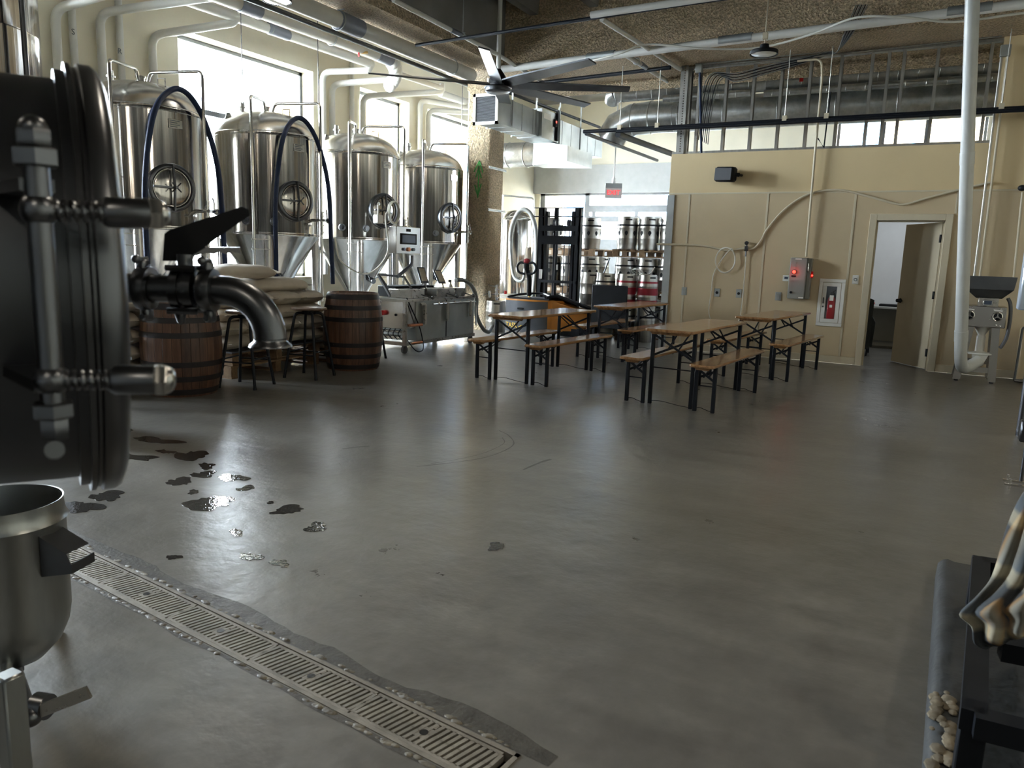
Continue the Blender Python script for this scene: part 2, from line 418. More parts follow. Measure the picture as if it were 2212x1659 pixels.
def window(n, lo, hi, ax='x', c=XW-.3, bars=(), vb=()):
    """frame plane at c; lo/hi = (u,z)"""
    root = thing('window_%d' % n, None, None, (0, 0, 0)); root['kind'] = 'structure'
    b = B(); w = .055
    def bx(a, q, za, zb, d=.07):
        if ax == 'x': b.box((c-d/2, a, za), (c+d/2, q, zb))
        else: b.box((a, c-d/2, za), (q, c+d/2, zb))
    bx(lo[0], lo[0]+w, lo[1], hi[1]); bx(hi[0]-w, hi[0], lo[1], hi[1]); bx(lo[0], hi[0], lo[1], lo[1]+w); bx(lo[0], hi[0], hi[1]-w, hi[1])
    for z in bars: bx(lo[0], hi[0], z-.04, z+.04, .06)
    for u in vb: bx(u-.035, u+.035, lo[1], hi[1], .06)
    b.build('window_frame', M['winframe'], root)
    g = B()
    if ax == 'x': g.box((c-.004, lo[0]+w, lo[1]+w), (c+.004, hi[0]-w, hi[1]-w))
    else: g.box((lo[0]+w, c-.004, lo[1]+w), (hi[0]-w, c+.004, hi[1]-w))
    g.build('pane', M['glass'], root)
M['winframe'] = plain('dark_window_frame', (.13,.14,.15,1), .4, .5)
M['alum'] = plain('aluminium_frame', (.22,.23,.24,1), .5, .2)
for n, w in enumerate(WIN): window(n+1, (w[0], w[2]), (w[1], w[3]), bars=(3.48,) if n < 2 else ())
for n, w in enumerate(WIN):
    b = B().box((XW-.36, w[0]-.0, w[2]-.04), (XW+.03, w[1]+.0, w[2]+.004)); struct('trim_%d' % (n+21), b, M['trimbeige'])
# beams
b = B().box((-7.55, -6, 4.47), (-6.45, 11.3, ZC+.05)); struct('ceiling_beam', b, [M['stucco']])
b = B().box((-7.55, 11.3, 4.45), (6, 12.9, ZC+.05)); b.prism([(-6.4, 12.8, 4.5), (-6.4, 13.2, 4.6), (-6.4, 13.2, 4.4), (-6.4, 12.95, 4.3), (-6.4, 12.75, 4.4)], (7.1, 0, 0)); struct('ceiling_beam', b, M['stucco'])
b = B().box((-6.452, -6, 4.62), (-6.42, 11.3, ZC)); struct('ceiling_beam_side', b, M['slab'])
# column
b = B()
def rcol(b, x0, y0, x1, y1, z0, z1, r, n=4):
    ps = []
    for cx, cy, a in ((x1-r, y1-r, 0), (x0+r, y1-r, 90), (x0+r, y0+r, 180), (x1-r, y0+r, 270)):
        for k in range(n+1): t = R_(a+90*k/n); ps.append(V((cx+r*cos(t), cy+r*sin(t), z0)))
    b.prism(ps, (0, 0, z1-z0))
rcol(b, -7.9, 12.55, -7.38, 13.1, 0, 4.45, .05); b.box((-7.9, 12.55, 4.45), (-7.56, 13.1, ZC))
colm = struct('column', b, M['stucco'])
# green arrow sprayed on column
g = B(); c = Yp(1033, 385, 12.545)
for (a, q) in (((-.0, -.36), (.02, .32)), ((.02, .32), (-.09, .12)), ((.02, .32), (.10, .10)), ((.02,.22),(-.05,.02)), ((.0,.2),(.07,.0)), ((-.07,-.12),(.0,-.33)), ((.07,-.1),(.0,-.33))):
    g.bar(c+V((a[0], -.004, a[1])), c+V((q[0], -.004, q[1])), .024, .004, up=(0, 1, 0))
tag(g.build('sprayed_arrow', M['green']), 'green sprayed arrow marked on the rough tan column', 'marking')
def strut(p0, p1, lab):
    b = B(); d = (V(p1)-V(p0)); n = 14
    b.bar(V(p0), V(p1), .012, .045)
    for k in range(n): b.bar(V(p0)+d*((k+.3)/n)+V((0,0,0)), V(p0)+d*((k+.7)/n), .03, .014)
    tag(b.build('strut_channel', M['ductdull']), lab, 'channel')
strut((-7.36, 12.5, 3.05), (-7.36, 13.15, 3.05), 'upper slotted metal channel strapped round the rough column')
strut((-7.36, 12.5, 2.28), (-7.36, 13.15, 2.28), 'lower slotted metal channel strapped round the rough column')
# back storefront
b = B(); wallrect(b, 'y', YS, YS+.3, -10.2, 6, 0, ZC, [(-9.65, -4.0, 0, 3.18), (-2.15, .78, 3.3, 4.72)]); struct('wall_back', b, M['cream'])
b = B().box((-9.8, YS-.12, 3.16), (-3.8, YS, 3.88)); struct('trim_5', b, M['greywall'])
root = thing('window_7', None, None); root['kind'] = 'structure'
b = B()
for x in (-9.65, -8.32, -5.62, -4.12): b.box((x, YS+.06, 0), (x+.13, YS+.16, 3.18))
for x in (-8.10, -6.9): b.box((x, YS+.07, 0), (x+.09, YS+.15, 2.72))
for z in (.0, 3.11): b.box((-9.65, YS+.06, z), (-4, YS+.16, z+.07))
b.box((-8.3, YS+.04, 2.68), (-4, YS+.18, 2.84)); b.box((-8.2, YS+.045, 2.42), (-4, YS+.16, 2.56)); b.box((-8.2, YS+.05, 1.80), (-4, YS+.16, 1.95)); b.box((-9.6, YS+.05, .9), (-4, YS+.16, .98))
b.build('window_frame', M['alum'], root)
b = B().box((-8.2, YS+.06, .0), (-4, YS+.09, 1.85)); b.build('lower_panel', M['alum'], root)
b = B().box((-9.6, YS+.10, .05), (-4, YS+.108, 3.12)); b.build('pane', M['glass'], root)
window(8, (-2.15, 3.3), (.78, 4.72), ax='y', c=YS+.15, vb=(-1.2, -.35))
# right, rear walls
b = B().box((5.0, -6, 0), (5.2, 21, ZC)); struct('wall_right', b, M['cream'])
b = B().box((-12, -4.7, 0), (6, -4.5, ZC)); struct('wall_rear', b, M['greywall'])
# beige partition
DX0, DX1, DZ = -.72, .14, 2.10
b = B()
wallrect(b, 'y', YB, YB+.13, -3.8, .55, 0, 3.12, [(DX0, DX1, 0, DZ)])
b.box((.55, YB, 0), (5.0, YB+.13, 4.46)); struct('wall_partition', b, M['wallpaint'])
b = B()
for x0, x1, z0 in ((-3.8, DX0-.09, 0), (DX1+.09, 5.0, 0)): b.box((x0, YB-.006, z0), (x1, YB, 2.5))
b.box((DX0-.09, YB-.006, DZ+.09), (DX1+.09, YB, 2.5)); struct('wall_panel', b, M['frp'])
tn = 6
def trim(lo, hi, mat='trimbeige'):
    global tn
    tn += 1; struct('trim_%d' % tn, B().bbox(((lo[0]+hi[0])/2, (lo[1]+hi[1])/2, (lo[2]+hi[2])/2), (hi[0]-lo[0], hi[1]-lo[1], hi[2]-lo[2]), bev=.003), M[mat])
trim((-3.8, YB-.014, 2.49), (5, YB, 2.515))
for x in (-3.46, -2.25, -1.03, 1.40, 2.6): trim((x-.016, YB-.013, .1), (x+.016, YB-.006, 2.49))
trim((.235, YB-.013, DZ+.1), (.262, YB-.006, 2.49))
for a, q in ((-3.8, DX0-.09), (DX1+.09, 5.0)):
    struct('baseboard_front', B().bbox(((a+q)/2, YB-.012, .055), (q-a, .02, .11), bev=.006), M['trimbeige'])
# corner guard of the partition
b = B().box((-3.815, YB-.03, .0), (-3.70, YB-.0065, 2.48)); tag(b.build('corner_guard', M['ductdull']), 'tall silver metal corner guard on the end of the beige wall', 'corner guard')
# door frame and leaf
root = thing('door_1', None, None, (0, YB, 0)); root['kind'] = 'structure'
b = B()
for (x0, x1, z0, z1) in ((DX0-.09, DX0, 0, DZ+.09), (DX1, DX1+.09, 0, DZ+.09), (DX0, DX1, DZ, DZ+.09)):
    b.bbox(((x0+x1)/2, YB+.045, (z0+z1)/2), (x1-x0+.004, .13+.04, z1-z0), bev=.006)
for (x0, x1, z0, z1) in ((DX0-.002, DX0+.02, 0, DZ), (DX1-.02, DX1+.002, 0, DZ), (DX0, DX1, DZ-.02, DZ+.002)):
    b.box((x0, YB+.04, z0), (x1, YB+.09, z1))
b.build('door_frame', M['trimbeige'], root)
hp = V((DX1-.03, YB+.12, 0)); an = R_(180-56); dx = V((cos(an), sin(an), 0)); dn = V((-dx.y, dx.x, 0)); LW = .84
def leafp(u, w, z): return hp+dx*u+dn*w+V((0, 0, z))
MX = Matrix.Translation(hp) @ basis(dx, dn).to_4x4()
b = B().bbox((LW/2, -.022, DZ/2+.0), (LW, .044, DZ-.03), M=MX, bev=.004); leaf = b.build('door_leaf', M['doorpaint'] if 'doorpaint' in M else M['trimbeige'], root)
b = B(); 
for z in (.25, 1.07, 1.86): b.box((-.012, -.05, z-.055), (.02, .012, z+.055), M=MX)
b.build('hinge', M['blackm'], root)
b = B(); b.cyl(MX @ V((LW-.07, -.10, .95)), MX @ V((LW-.07, .06, .95)), .026); b.cyl(MX @ V((LW-.07, .055, .95)), MX @ V((LW-.20, .06, .95)), .011); b.cyl(MX @ V((LW-.07, -.09, .95)), MX @ V((LW-.2, -.095, .95)), .011)
b.cyl(MX @ V((LW-.07, -.05, .95)), MX @ V((LW-.07, .006, .95)), .036); b.build('door_handle', M['blackm'], root)
# office behind the door
b = B().box((-3.8, 15.6, 0), (2.2, 15.7, 3.0)); struct('wall_office_back', b, M['office'])
b = B().box((-3.8, YB+.13, 0), (-3.7, 15.6, 3.0)); b.box((2.1, YB+.13, 0), (2.2, 15.6, 3.0)); struct('wall_office_side', b, M['office'])
b = B().box((-3.8, YB+.13, 2.95), (2.2, 15.7, 3.05)); struct('ceiling_office', b, M['office'])
# steel studs above the partition
sx = [(-3.62, 'first from the left, beside the corner post'), (-3.44, 'doubled with the corner stud at the left end'), (-3.02, 'third from the left'), (-2.61, 'above the black loudspeaker'), (-2.21, 'right of the one above the loudspeaker'), (-1.81, 'just left of the white vertical conduit'), (-1.40, 'just right of the white vertical conduit'), (-1.0, 'crossing the left part of the far window'), (-.79, 'left one of the close pair'), (-.60, 'right one of the close pair'), (-.19, 'before the cream part of the far window'), (.24, 'hidden partly by the white pipe'), (.43, 'last one against the tall beige wall')]
for x, t in sx:
    b = B(); w = .04 if x > -3.6 else .11
    b.box((x-w/2, YB+.02, 3.12), (x+w/2, YB+.022, 4.40)); b.box((x-w/2, YB+.02, 3.12), (x-w/2+.002, YB+.12, 4.40)); b.box((x-w/2, YB+.118, 3.12), (x+w/2, YB+.12, 4.40))
    tag(b.build('wall_stud', M['stud']), 'galvanised steel stud above the beige wall, '+t, 'stud', 'steel studs over the partition')
for z, nm in ((3.125, 'lower'), (4.41, 'upper')):
    b = B().box((-3.8, YB+.015, z-.004), (.55, YB+.125, z)); b.box((-3.8, YB+.013, z-.004), (.55, YB+.015, z+.03)); tag(b.build('stud_track', M['stud']), '%s galvanised track holding the open steel studs' % nm, 'track')
# exterior
M['extwhite'] = plain('exterior_white', (.82,.82,.80,1), .8, var=.02)
M['extcream'] = plain('exterior_cream', (.30,.215,.11,1), .8, var=.03)
M['extroad'] = plain('exterior_paving', (.16,.16,.15,1), .8, var=.1)
M['extblue'] = plain('exterior_blue_glass', (.05,.13,.22,1), .3, var=.2)
M['extgrey'] = plain('exterior_grey', (.2,.22,.26,1), .7, var=.05)
b = B().box((-40, -10, -.35), (-10.2, 60, -.3)); struct('floor_outside', b, M['extwhite']); b = B().box((-10.2, 19.6, -.35), (30, 60, -.3)); struct('floor_outside', b, M['extroad'])
b = B().box((-12.4, -6, 4.78), (-10.2, 21, 4.9)); struct('ceiling_outside', b, M['extwhite'])
for y, t in ((5.2, 'beside the nearest'), (11.05, 'between the first and second'), (13.95, 'between the second and third'), (17.0, 'beside the farthest')):
    b = B().box((-11.2, y-.32, -.3), (-10.75, y+.05, 4.8)); tag(b.build('outside_column', M['extcream']), 'cream building column outside, '+t+' side windows', 'column')
b = B().box((-24, 34, -.3), (-6.4, 40, 11)); b.mat(1)  # street building, widened past its seen part to block sky glare behind the storefront
for z in (1.2, 3.4, 5.6):
    for x in (-21, -19, -17, -15, -13, -11, -9): b.box((x-.6, 33.95, z), (x+.6, 34.02, z+1.3))
tag(b.build('outside_building', [M['extgrey'], M['extblue']]), 'pale grey building across the street behind the lift truck mast, widened to block bright sky', 'building')
b = B().box((-6.2, 27, 0), (7, 34, 16)); b.mat(1); b.box((-3.0, 26.9, 2), (-1.75, 27.05, 16)); b.box((-.95, 26.95, 2), (-.75, 27.05, 16))
tag(b.build('outside_building', [M['extcream'], M['extblue']]), 'cream facade with blue glass seen through the high window above the studs', 'building')
# light
w = bpy.data.worlds.new('sky'); SC.world = w; w.use_nodes = True
bg = w.node_tree.nodes['Background']; bg.inputs['Color'].default_value = (.86, .94, 1, 1); bg.inputs['Strength'].default_value = 62.0
def portal(loc, sx_, sz_, rot):
    l = bpy.data.lights.new('window_portal', 'AREA'); l.shape = 'RECTANGLE'; l.size = sx_; l.size_y = sz_; l.cycles.is_portal = True
    o = bpy.data.objects.new('window_portal', l); COL.objects.link(o); o.location = loc; o.rotation_euler = rot
for w_ in WIN: portal((XW-.34, (w_[0]+w_[1])/2, (w_[2]+w_[3])/2), w_[3]-w_[2], w_[1]-w_[0], (0, -pi/2, 0))
portal((-6.8, YS+.2, 1.6), 5.7, 3.2, (-pi/2, 0, 0)); portal((-.7, YS+.2, 4.0), 2.9, 1.4, (-pi/2, 0, 0))
def area(loc, s1, s2, rot, power, col=(1, .97, .92)):
    l = bpy.data.lights.new('lamp', 'AREA'); l.shape = 'RECTANGLE'; l.size = s1; l.size_y = s2; l.energy = power; l.color = col
    o = bpy.data.objects.new('lamp', l); COL.objects.link(o); o.location = loc; o.rotation_euler = rot; return o
area((-.4, 14.2, 2.93), 1.2, .6, (0, 0, 0), 14, (.9, .96, 1))
sun = None
t = thing('ceiling_light', 'flat panel light on the office ceiling behind the doorway', 'light', (-.4, 14.2, 2.935))
b = B(); b.box((-1.02, 13.88, 2.935), (.22, 14.52, 2.949)); b.build('light_housing', M['whitep'], t)
# ================================================================ DRAIN
root = thing('drain_channel', 'long sunken floor drain channel running along the foreground floor', 'drain', DO+DU*1.8+DW*.08)
def dp(t, s, z=0): return DO+DU*t+DW*s+V((0, 0, z))
def dbox(b, t0, t1, s0, s1, z0, z1):
    p = [dp(t0, s0, z0), dp(t1, s0, z0), dp(t1, s1, z0), dp(t0, s1, z0)]; b.prism(p, (0, 0, z1-z0))
b = B(); dbox(b, -.004, DLEN+.004, -.004, DWID+.004, -.16, -.15)
for s0, s1 in ((-.004, .003), (DWID-.003, DWID+.004)): dbox(b, -.004, DLEN+.004, s0, s1, -.15, -.004)
for t0 in (-.004, DLEN-.003): dbox(b, t0, t0+.007, -.004, DWID+.004, -.15, -.004)
b.build('trough', M['pit'], root)
b = B()
for s0, s1 in ((-.006, .010), (DWID-.010, DWID+.006)): dbox(b, -.012, DLEN+.01, s0, s1, -.03, .0025)
for t0 in (-.012, DLEN-.006): dbox(b, t0, t0+.016, -.006, DWID+.006, -.03, .0025)
b.build('edge_rail', M['grate'], root)
glab = ['nearest cast iron drain grate at the right end of the channel', 'second drain grate from the right end of the channel', 'third drain grate from the right end of the channel', 'fourth drain grate from the right end of the channel', 'fifth drain grate, just right of the grey steel pot', 'sixth drain grate, passing behind the grey steel pot', 'last drain grate, hidden mostly by the grey steel pot']
for gi in range(7):
    t0 = .035+.508*gi; t1 = t0+.500; b = B(); n = 22; p = (t1-t0)/n
    if gi == 6: t1 = t0+.5
    dbox(b, t0, t1, .013, .026, -.02, 0.0); dbox(b, t0, t1, DWID-.026, DWID-.013, -.02, 0.0)
    for k in range(n+1):
        tc = t0+p*k; w = .0065
        sk = .010
        a = max(t0, min(t1, tc-sk)); q = max(t0, min(t1, tc+sk))
        # slanted bar in two staggered halves
        for (ta, tb, s0, s1) in ((a, tc, .024, .083), (tc, q, .081, DWID-.024)):
            P = [dp(ta-w/1, s0, -.02), dp(ta+w, s0, -.02), dp(tb+w, s1, -.02), dp(tb-w, s1, -.02)]; b.prism(P, (0, 0, .02))
    tm = (t0+t1)/2; dbox(b, tm-.028, tm+.028, .055, .108, -.021, -.0005)
    for s0 in (.030, .118): dbox(b, tm-.02, tm-.008, s0, s0+.02, -.02, -.0005)
    g = b.build('drain_grate', M['grate']); tag(g, glab[gi], 'drain grate', 'drain grates in the floor channel')
    b = B(); c = dp(tm, .082, .0003); b.cyl(c-V((0, 0, .002)), c, .014, n=16); hh = b.build('bolt_hole', M['pit'], g)
def scuff(pts, w, lab, mat='track'):
    sp = spline([Zp(*q, .0) for q in pts], 6); b = B(); vs = []
    for i, q in enumerate(sp):
        d = (sp[min(i+1, len(sp)-1)]-sp[max(i-1, 0)]).normalized(); n_ = V((-d.y, d.x, 0))*w*(.6+.4*noise.noise(q*9)); vs += [V((q.x, q.y, .0007))+n_, V((q.x, q.y, .0007))-n_]
    b.add(vs, [(2*i, 2*i+1, 2*i+3, 2*i+2) for i in range(len(sp)-1)]); tag(b.build('floor_scuff', M[mat]), lab, 'scuff', 'marks on the concrete floor')
scuff([(900, 1008), (990, 998), (1060, 985), (1108, 962), (1100, 942), (1078, 930)], .010, 'curved dark tyre track in the middle of the floor, outer line')
scuff([(930, 1002), (1000, 990), (1050, 977), (1088, 958), (1085, 945)], .006, 'curved dark tyre track in the middle of the floor, inner line')
scuff([(1130, 1015), (1165, 1000), (1190, 992)], .018, 'short blurred dark scuff right of the curved tyre track')
scuff([(740, 970), (770, 966), (798, 964)], .02, 'row of dark tyre nubs left of the curved tyre track')
scuff([(1757, 858), (1780, 842), (1802, 832)], .012, 'pale chalky line before the right hand bench', 'mortarpale')
scuff([(1105, 848), (1125, 850), (1140, 851)], .02, 'tiny white smear in front of the left table', 'mortarpale')
# wet strip and rough mortar along the drain
b = B(); random.seed(3)
def blob(b, c, rx, ry, ang, z=.0015, n=26, rough=.25):
    ps = []; ph = random.random()*9
    for i in range(n):
        a = 2*pi*i/n; r = 1+rough*(sin(3*a+ph)*.4+sin(5*a+ph*2)*.35+sin(9*a+ph*3)*.25)
        x, y = rx*cos(a)*r, ry*sin(a)*r; ps.append(V((c[0]+x*cos(ang)-y*sin(ang), c[1]+x*sin(ang)+y*cos(ang), .0004)))
    b.prism(ps, (0, 0, z-.0004))
mort = B()
for i in range(240):
    t = random.uniform(0, DLEN); s = random.choice((-.018, -.024, DWID+.016, DWID+.022)); c = dp(t, s)
    mort.sph(c+V((0, 0, .0)), random.uniform(.005, .014), (random.uniform(1, 2.6), .8, random.uniform(.2, .4)), 8, 6)
tag(mort.build('mortar_edge', M['mortar']), 'crumbly mortar along both edges of the floor drain', 'mortar', kind='stuff')
def smoothpud(name, pts, lab, mat='water', z=.0016):
    sp = spline([V(p) for p in pts]+[V(pts[0])], 5)[:-1]
    b = B(); b.prism([V((p.x, p.y, .0004)) for p in sp], (0, 0, z)); tag(b.build(name, M[mat]), lab, 'puddle', 'wet patches on the concrete floor')
pud = [((415, 985), 32, 11, 'largest dark puddle of the scattered cluster, left of centre'), ((450, 1088), 44, 15, 'long dark puddle with sparkling right end, above the drain'), ((272, 932), 15, 4, 'small oval damp spot nearest the wooden barrel'), ((340, 952), 48, 7, 'long thin damp streak below the wooden barrel'), ((272, 986), 52, 9, 'glinting wet streak beside the dark vessel door'), ((360, 976), 20, 4, 'small thin puddle left of the largest puddle'), ((447, 1007), 18, 6, 'small puddle just below the largest puddle'), ((440, 1025), 26, 7, 'medium puddle between the largest puddle and the long sparkling one'), ((388, 1040), 25, 8, 'medium puddle left end of the diagonal row'), ((502, 1033), 28, 8, 'wedge shaped shiny puddle at the right of the cluster'), ((418, 1063), 13, 4, 'tiny pointed puddle above the long sparkling one'), ((532, 1055), 18, 5, 'small diamond shaped puddle right of the cluster'), ((622, 1101), 33, 8, 'two lobed puddle farther right along the trail'), ((584, 1086), 8, 2.5, 'tiny drop of water left of the two lobed puddle'), ((684, 1140), 22, 10, 'puddle mirroring the dark wall, farthest right of the trail'), ((511, 1151), 16, 7, 'small bright puddle mirroring the window, middle of the floor'), ((540, 1203), 22, 8, 'white glaring oval puddle mirroring the window'), ((605, 1216), 18, 8, 'faint glaring damp patch right of the white oval puddle'), ((375, 1204), 14, 5, 'small round damp mark above the drain'), ((1073, 1181), 20, 7, 'lone dark tyre mark in the middle of the floor'), ((80, 1056), 30, 7, 'damp patch under the dark vessel above the pot'), ((230, 1072), 30, 10, 'round stained puddle just above the start of the drain'), ((175, 1095), 38, 12, 'branching wet stain left of the round puddle')]
for k, ((px, py), hx, hy, lab) in enumerate(pud):
    pts = []; ph = random.random()*6
    for i in range(22):
        a = 2*pi*i/22; r = 1+.20*sin(2*a+ph)+.15*sin(3*a+ph*1.7)+.22*random.uniform(-1, 1)
        pts.append(Zp(px+hx*cos(a)*r+hy*.6*sin(a), py+hy*sin(a)*r-.12*hx*cos(a)*(1 if k not in (3, 4, 5) else -.3), 0))
    smoothpud('water_puddle' if k != 19 else 'tyre_mark', pts, lab)
b = B(); up_, lo_ = [], []
for i in range(61):
    t = -.1+3.9*i/60; up_.append(dp(t, -.085-.05*noise.noise(V((t*2.5, 0, 0)))-.02*noise.noise(V((t*11, 3, 0))), .0006)); lo_.append(dp(t, -.012, .0006))
b.add(up_+lo_, [(i, i+1, 62+i, 61+i) for i in range(60)]); n_ = len(b.v)
tag(b.build('damp_strip', M['damp']), 'dark damp strip on the floor along the far edge of the drain', 'wet floor')
b = B(); up_, lo_ = [], []
for i in range(61):
    t = -.1+3.9*i/60; up_.append(dp(t, DWID+.012, .0006)); lo_.append(dp(t, DWID+.035+.02*noise.noise(V((t*4, 9, 0))), .0006))
b.add(up_+lo_, [(i, i+1, 62+i, 61+i) for i in range(60)]); tag(b.build('damp_strip', M['damp']), 'narrow dark damp line on the near edge of the drain', 'wet floor')
# ================================================================ FERMENTERS
TX = -8.5; TR = .72
def pol(r, a, z): return V((r*cos(R_(a)), r*sin(R_(a)), z))
def make_tank(z_seam=1.62, z_rim=2.98, R=TR):
    t = thing('fermentation_tank', 'x', 'tank', (0, 0, 0))
    prof = [(R-.012, z_seam-.01), (R, z_seam), (R, z_seam+.02), (R+.004, z_seam+.03), (R, z_seam+.04), (R, z_rim-.04), (R+.006, z_rim-.035), (R+.006, z_rim), (R-.004, z_rim+.012), (R-.03, z_rim+.03)]
    B().lathe(prof, n=72).build('shell', M['steel'], t, sharp=50, world=False)
    dm = [(R-.01, z_rim+.005)]
    for k in range(1, 13):
        a = k/12*pi/2; dm.append(((R-.02)*cos(a)**.85 if k < 12 else .0, z_rim+.01+.345*sin(a)**1.1))
    B().lathe(dm, n=64).build('dome', M['steeld'], t, sharp=60, world=False)
    cb = z_seam-(R-.06)/math.tan(R_(31))
    B().lathe([(R-.004, z_seam+.004), (R-.02, z_seam-.02), (.05, cb), (.05, cb-.12)], n=64).build('cone', M['steelcone'], t, sharp=50, world=False)
    for a in (-45, 45, 135, 225):
        b = B(); b.cyl(pol(.655, a, .03), pol(.655, a, z_seam+.02), .055, n=20); b.cyl(pol(.655, a, 0), pol(.655, a, .03), .075, n=20); b.build('leg', M['steeld'], t, world=False)
    # manway
    ma = -14; c = pol(R-.02, ma, 2.09); d = pol(1, ma, 0); s_ = pol(1, ma+90, 0); u = V((0, 0, 1))
    b = B(); b.lathe([(.275, -.09), (.275, .045), (.262, .055), (.235, .055), (.228, .045), (.228, .0)], c=c, d=d, n=48); b.build('manway_collar', M['dsteel'], t, sharp=45, world=False)
    b = B(); prof = [(0, .05)]+[(.222*sin(k/8*pi/2), .012+.038*cos(k/8*pi/2)) for k in range(1, 9)]+[(.222, .0)]
    b.lathe(prof, c=c, d=d, n=48); b.torus(c+d*.035, d, .214, .010, 40, 8); dr = b.build('manway_door', M['steel'], t, sharp=60, world=False)
    b = B(); b.bar(c+d*.085+u*.25, c+d*.115-u*.0, .028, .02, up=s_); b.bar(c+d*.115, c+d*.085-u*.25, .028, .02, up=s_); b.bar(c+d*.11-s_*.24, c+d*.11+s_*.03, .022, .02)
    b.cyl(c+d*.05-s_*.24-u*.06, c+d*.05-s_*.24+u*.06, .014, n=10)
    b.cyl(c+d*.08, c+d*.17, .016, n=12); b.cyl(c+d*.16-(s_+u)*.05, c+d*.16+(s_+u)*.05, .008, n=8); b.cyl(c+d*.16+(s_*-1+u)*.05, c+d*.16-(s_*-1+u)*.05, .008, n=8)
    for k in (.25, -.25): b.cyl(c+d*.05+u*k, c+d*.11+u*k, .012, n=10)
    b.build('manway_clamp', M['dsteel'], dr, world=False)
    # cleaning pipe on the left
    la = -57; rr = .84
    pts = fil([pol(rr, la, .25), pol(rr, la, 3.40), pol(.12, la, 3.47), pol(.06, la, 3.36)], .06)
    b = B(); b.tube(pts, .020, 12); b.build('cleaning_pipe', M['chrome'], t, world=False)
    b = B()
    for z in (1.55, 1.42): b.cyl(pol(rr, la, z-.012), pol(rr, la, z+.012), .034, n=14); b.cyl(pol(rr+.03, la, z), pol(rr+.03, la+14, z), .006, n=6)
    for z in (2.93, 2.2): b.cyl(pol(rr, la, z), pol(R, la, z), .006, n=8)
    b.build('pipe_clamp', M['chrome'], t, world=False)
    ra = 14; rr = .85
    pts = fil([pol(.10, ra, 3.34), pol(.14, ra, 3.45), pol(rr, ra, 3.44), pol(rr, ra, .7)], .07)
    b = B(); b.tube(pts, .020, 12); b.build('blow_off_pipe', M['chrome'], t, world=False)
    b = B(); b.cyl((0, 0, 3.32), (0, 0, 3.40), .045, n=18); b.cyl((0, 0, 3.39), (0, 0, 3.41), .06, n=18); b.build('top_fitting', M['chrome'], t, world=False)
    b = B(); b.cyl((-.2, -.25, 3.28), (-.2, -.25, 3.44), .035, n=14); b.cyl((-.2, -.25, 3.36), (-.2, -.25, 3.38), .055, n=14)
    b.build('relief_valve', M['chrome'], t, world=False)
    for a in (-105, 75):
        d_ = pol(1, a, 0); o = pol(.56, a, 3.12)
        q = [o-d_*.07, o+d_*.08-V((0, 0, .05)), o+d_*.03+V((0, 0, .13)), o-d_*.02+V((0, 0, .13))]; b = B(); n_ = pol(.012, a+90, 0); b.prism([p-n_ for p in q], n_*2); b.cyl(o+V((0, 0, .09))+d_*.0-n_*1.3, o+V((0, 0, .09))+n_*1.3, .016, n=10); b.build('lifting_lug', M['steel2'], t, world=False)
    # top wire bail of relief hatch
    b = B(); o = pol(.42, -5, 3.22); b.cyl(o-V((0, 0, .03)), o+V((0, 0, .03)), .09, n=20); b.tube([o+V((-.06, 0, .03)), o+V((-.06, 0, .13)), o+V((.07, 0, .12)), o+V((.07, 0, .03))], .007, 8); b.build('relief_hatch', M['steel2'], t, world=False)
    for a in (-38, -68):
        c = pol(R, a, 1.80); d = pol(1, a, 0); b = B(); b.lathe([(.055, -.02), (.055, .02), (.045, .03), (.03, .03), (.03, .06), (0, .06)], c=c, d=d, n=20); b.build('gauge_port', M['dsteel'], t, world=False)
    # sample assembly right
    b = B(); c = pol(.80, 12, 1.85); d = pol(1, 12, 0); s_ = pol(1, 102, 0)
    b.cyl(pol(R, 12, 1.85), pol(.93, 12, 1.85), .022, n=12); b.cyl(c+d*.08-V((0, 0, .2)), c+d*.08+V((0, 0, .12)), .02, n=12)
    for z in (-.18, -.08, .05, .1): b.cyl(c+d*.08+V((0, 0, z)), c+d*.08+V((0, 0, z+.02)), .034, n=12)
    b.cyl(c+d*.08+s_*.0, c+d*.08+s_*.16, .02, n=12); b.cyl(c+d*.08+s_*.15, c+d*.08+s_*.18, .038, n=14); b.cyl(c+d*.08-s_*.09, c+d*.08, .014, n=8)
    b.tube([c+d*.08+s_*.13+V((0, 0, .0)), c+d*.08+s_*.13+V((0, 0, .10)), c+d*.08+s_*.10+V((0, 0, .16))], .01, 8)
    b.build('sample_valve', M['chrome'], t, world=False)
    # racking outlet low on the cone
    b = B(); c = pol(.30, -14, 1.0); d = pol(1, -14, -.3).normalized(); b.cyl(c-d*.1, c+d*.17, .028, n=14)
    for k in (.05, .10, .16): b.cyl(c+d*k, c+d*(k+.018), .045, n=14)
    b.bar(c+d*.1, c+d*.18+V((.04, .10, .08)), .02, .012); b.bar(c+d*.1, c+d*.1+V((.0, -.08, .09)), .018, .012); b.build('outlet_valve', M['dsteel'], t, world=False)
    b = B(); c = pol(R+.004, -8, 2.81); d = pol(1, -8, 0); s_ = pol(1, 82, 0); Mx = Matrix.Translation(c) @ basis(s_, (0, 0, 1)).to_4x4()
    b.bbox((0, 0, 0), (.17, .10, .012), M=Mx, bev=.003); b.mat(1)
    for k in range(4): b.box((-.07, .03-.022*k, .006), (.05-.03*(k % 2), .038-.022*k, .0075), M=Mx)
    b.build('nameplate', [M['chrome'], M['greyp']], t, world=False)
    return t
tank = make_tank()
tlab = ['leftmost fully visible conical fermenter, behind the left barrel', 'second steel fermenter, with blue hose, above the grain sacks', 'third steel fermenter, with clear hose coiled on its manway', 'farthest steel fermenter, beside the rough tan column']
TY = [6.18, 8.15, 10.10, 12.06]
T = []
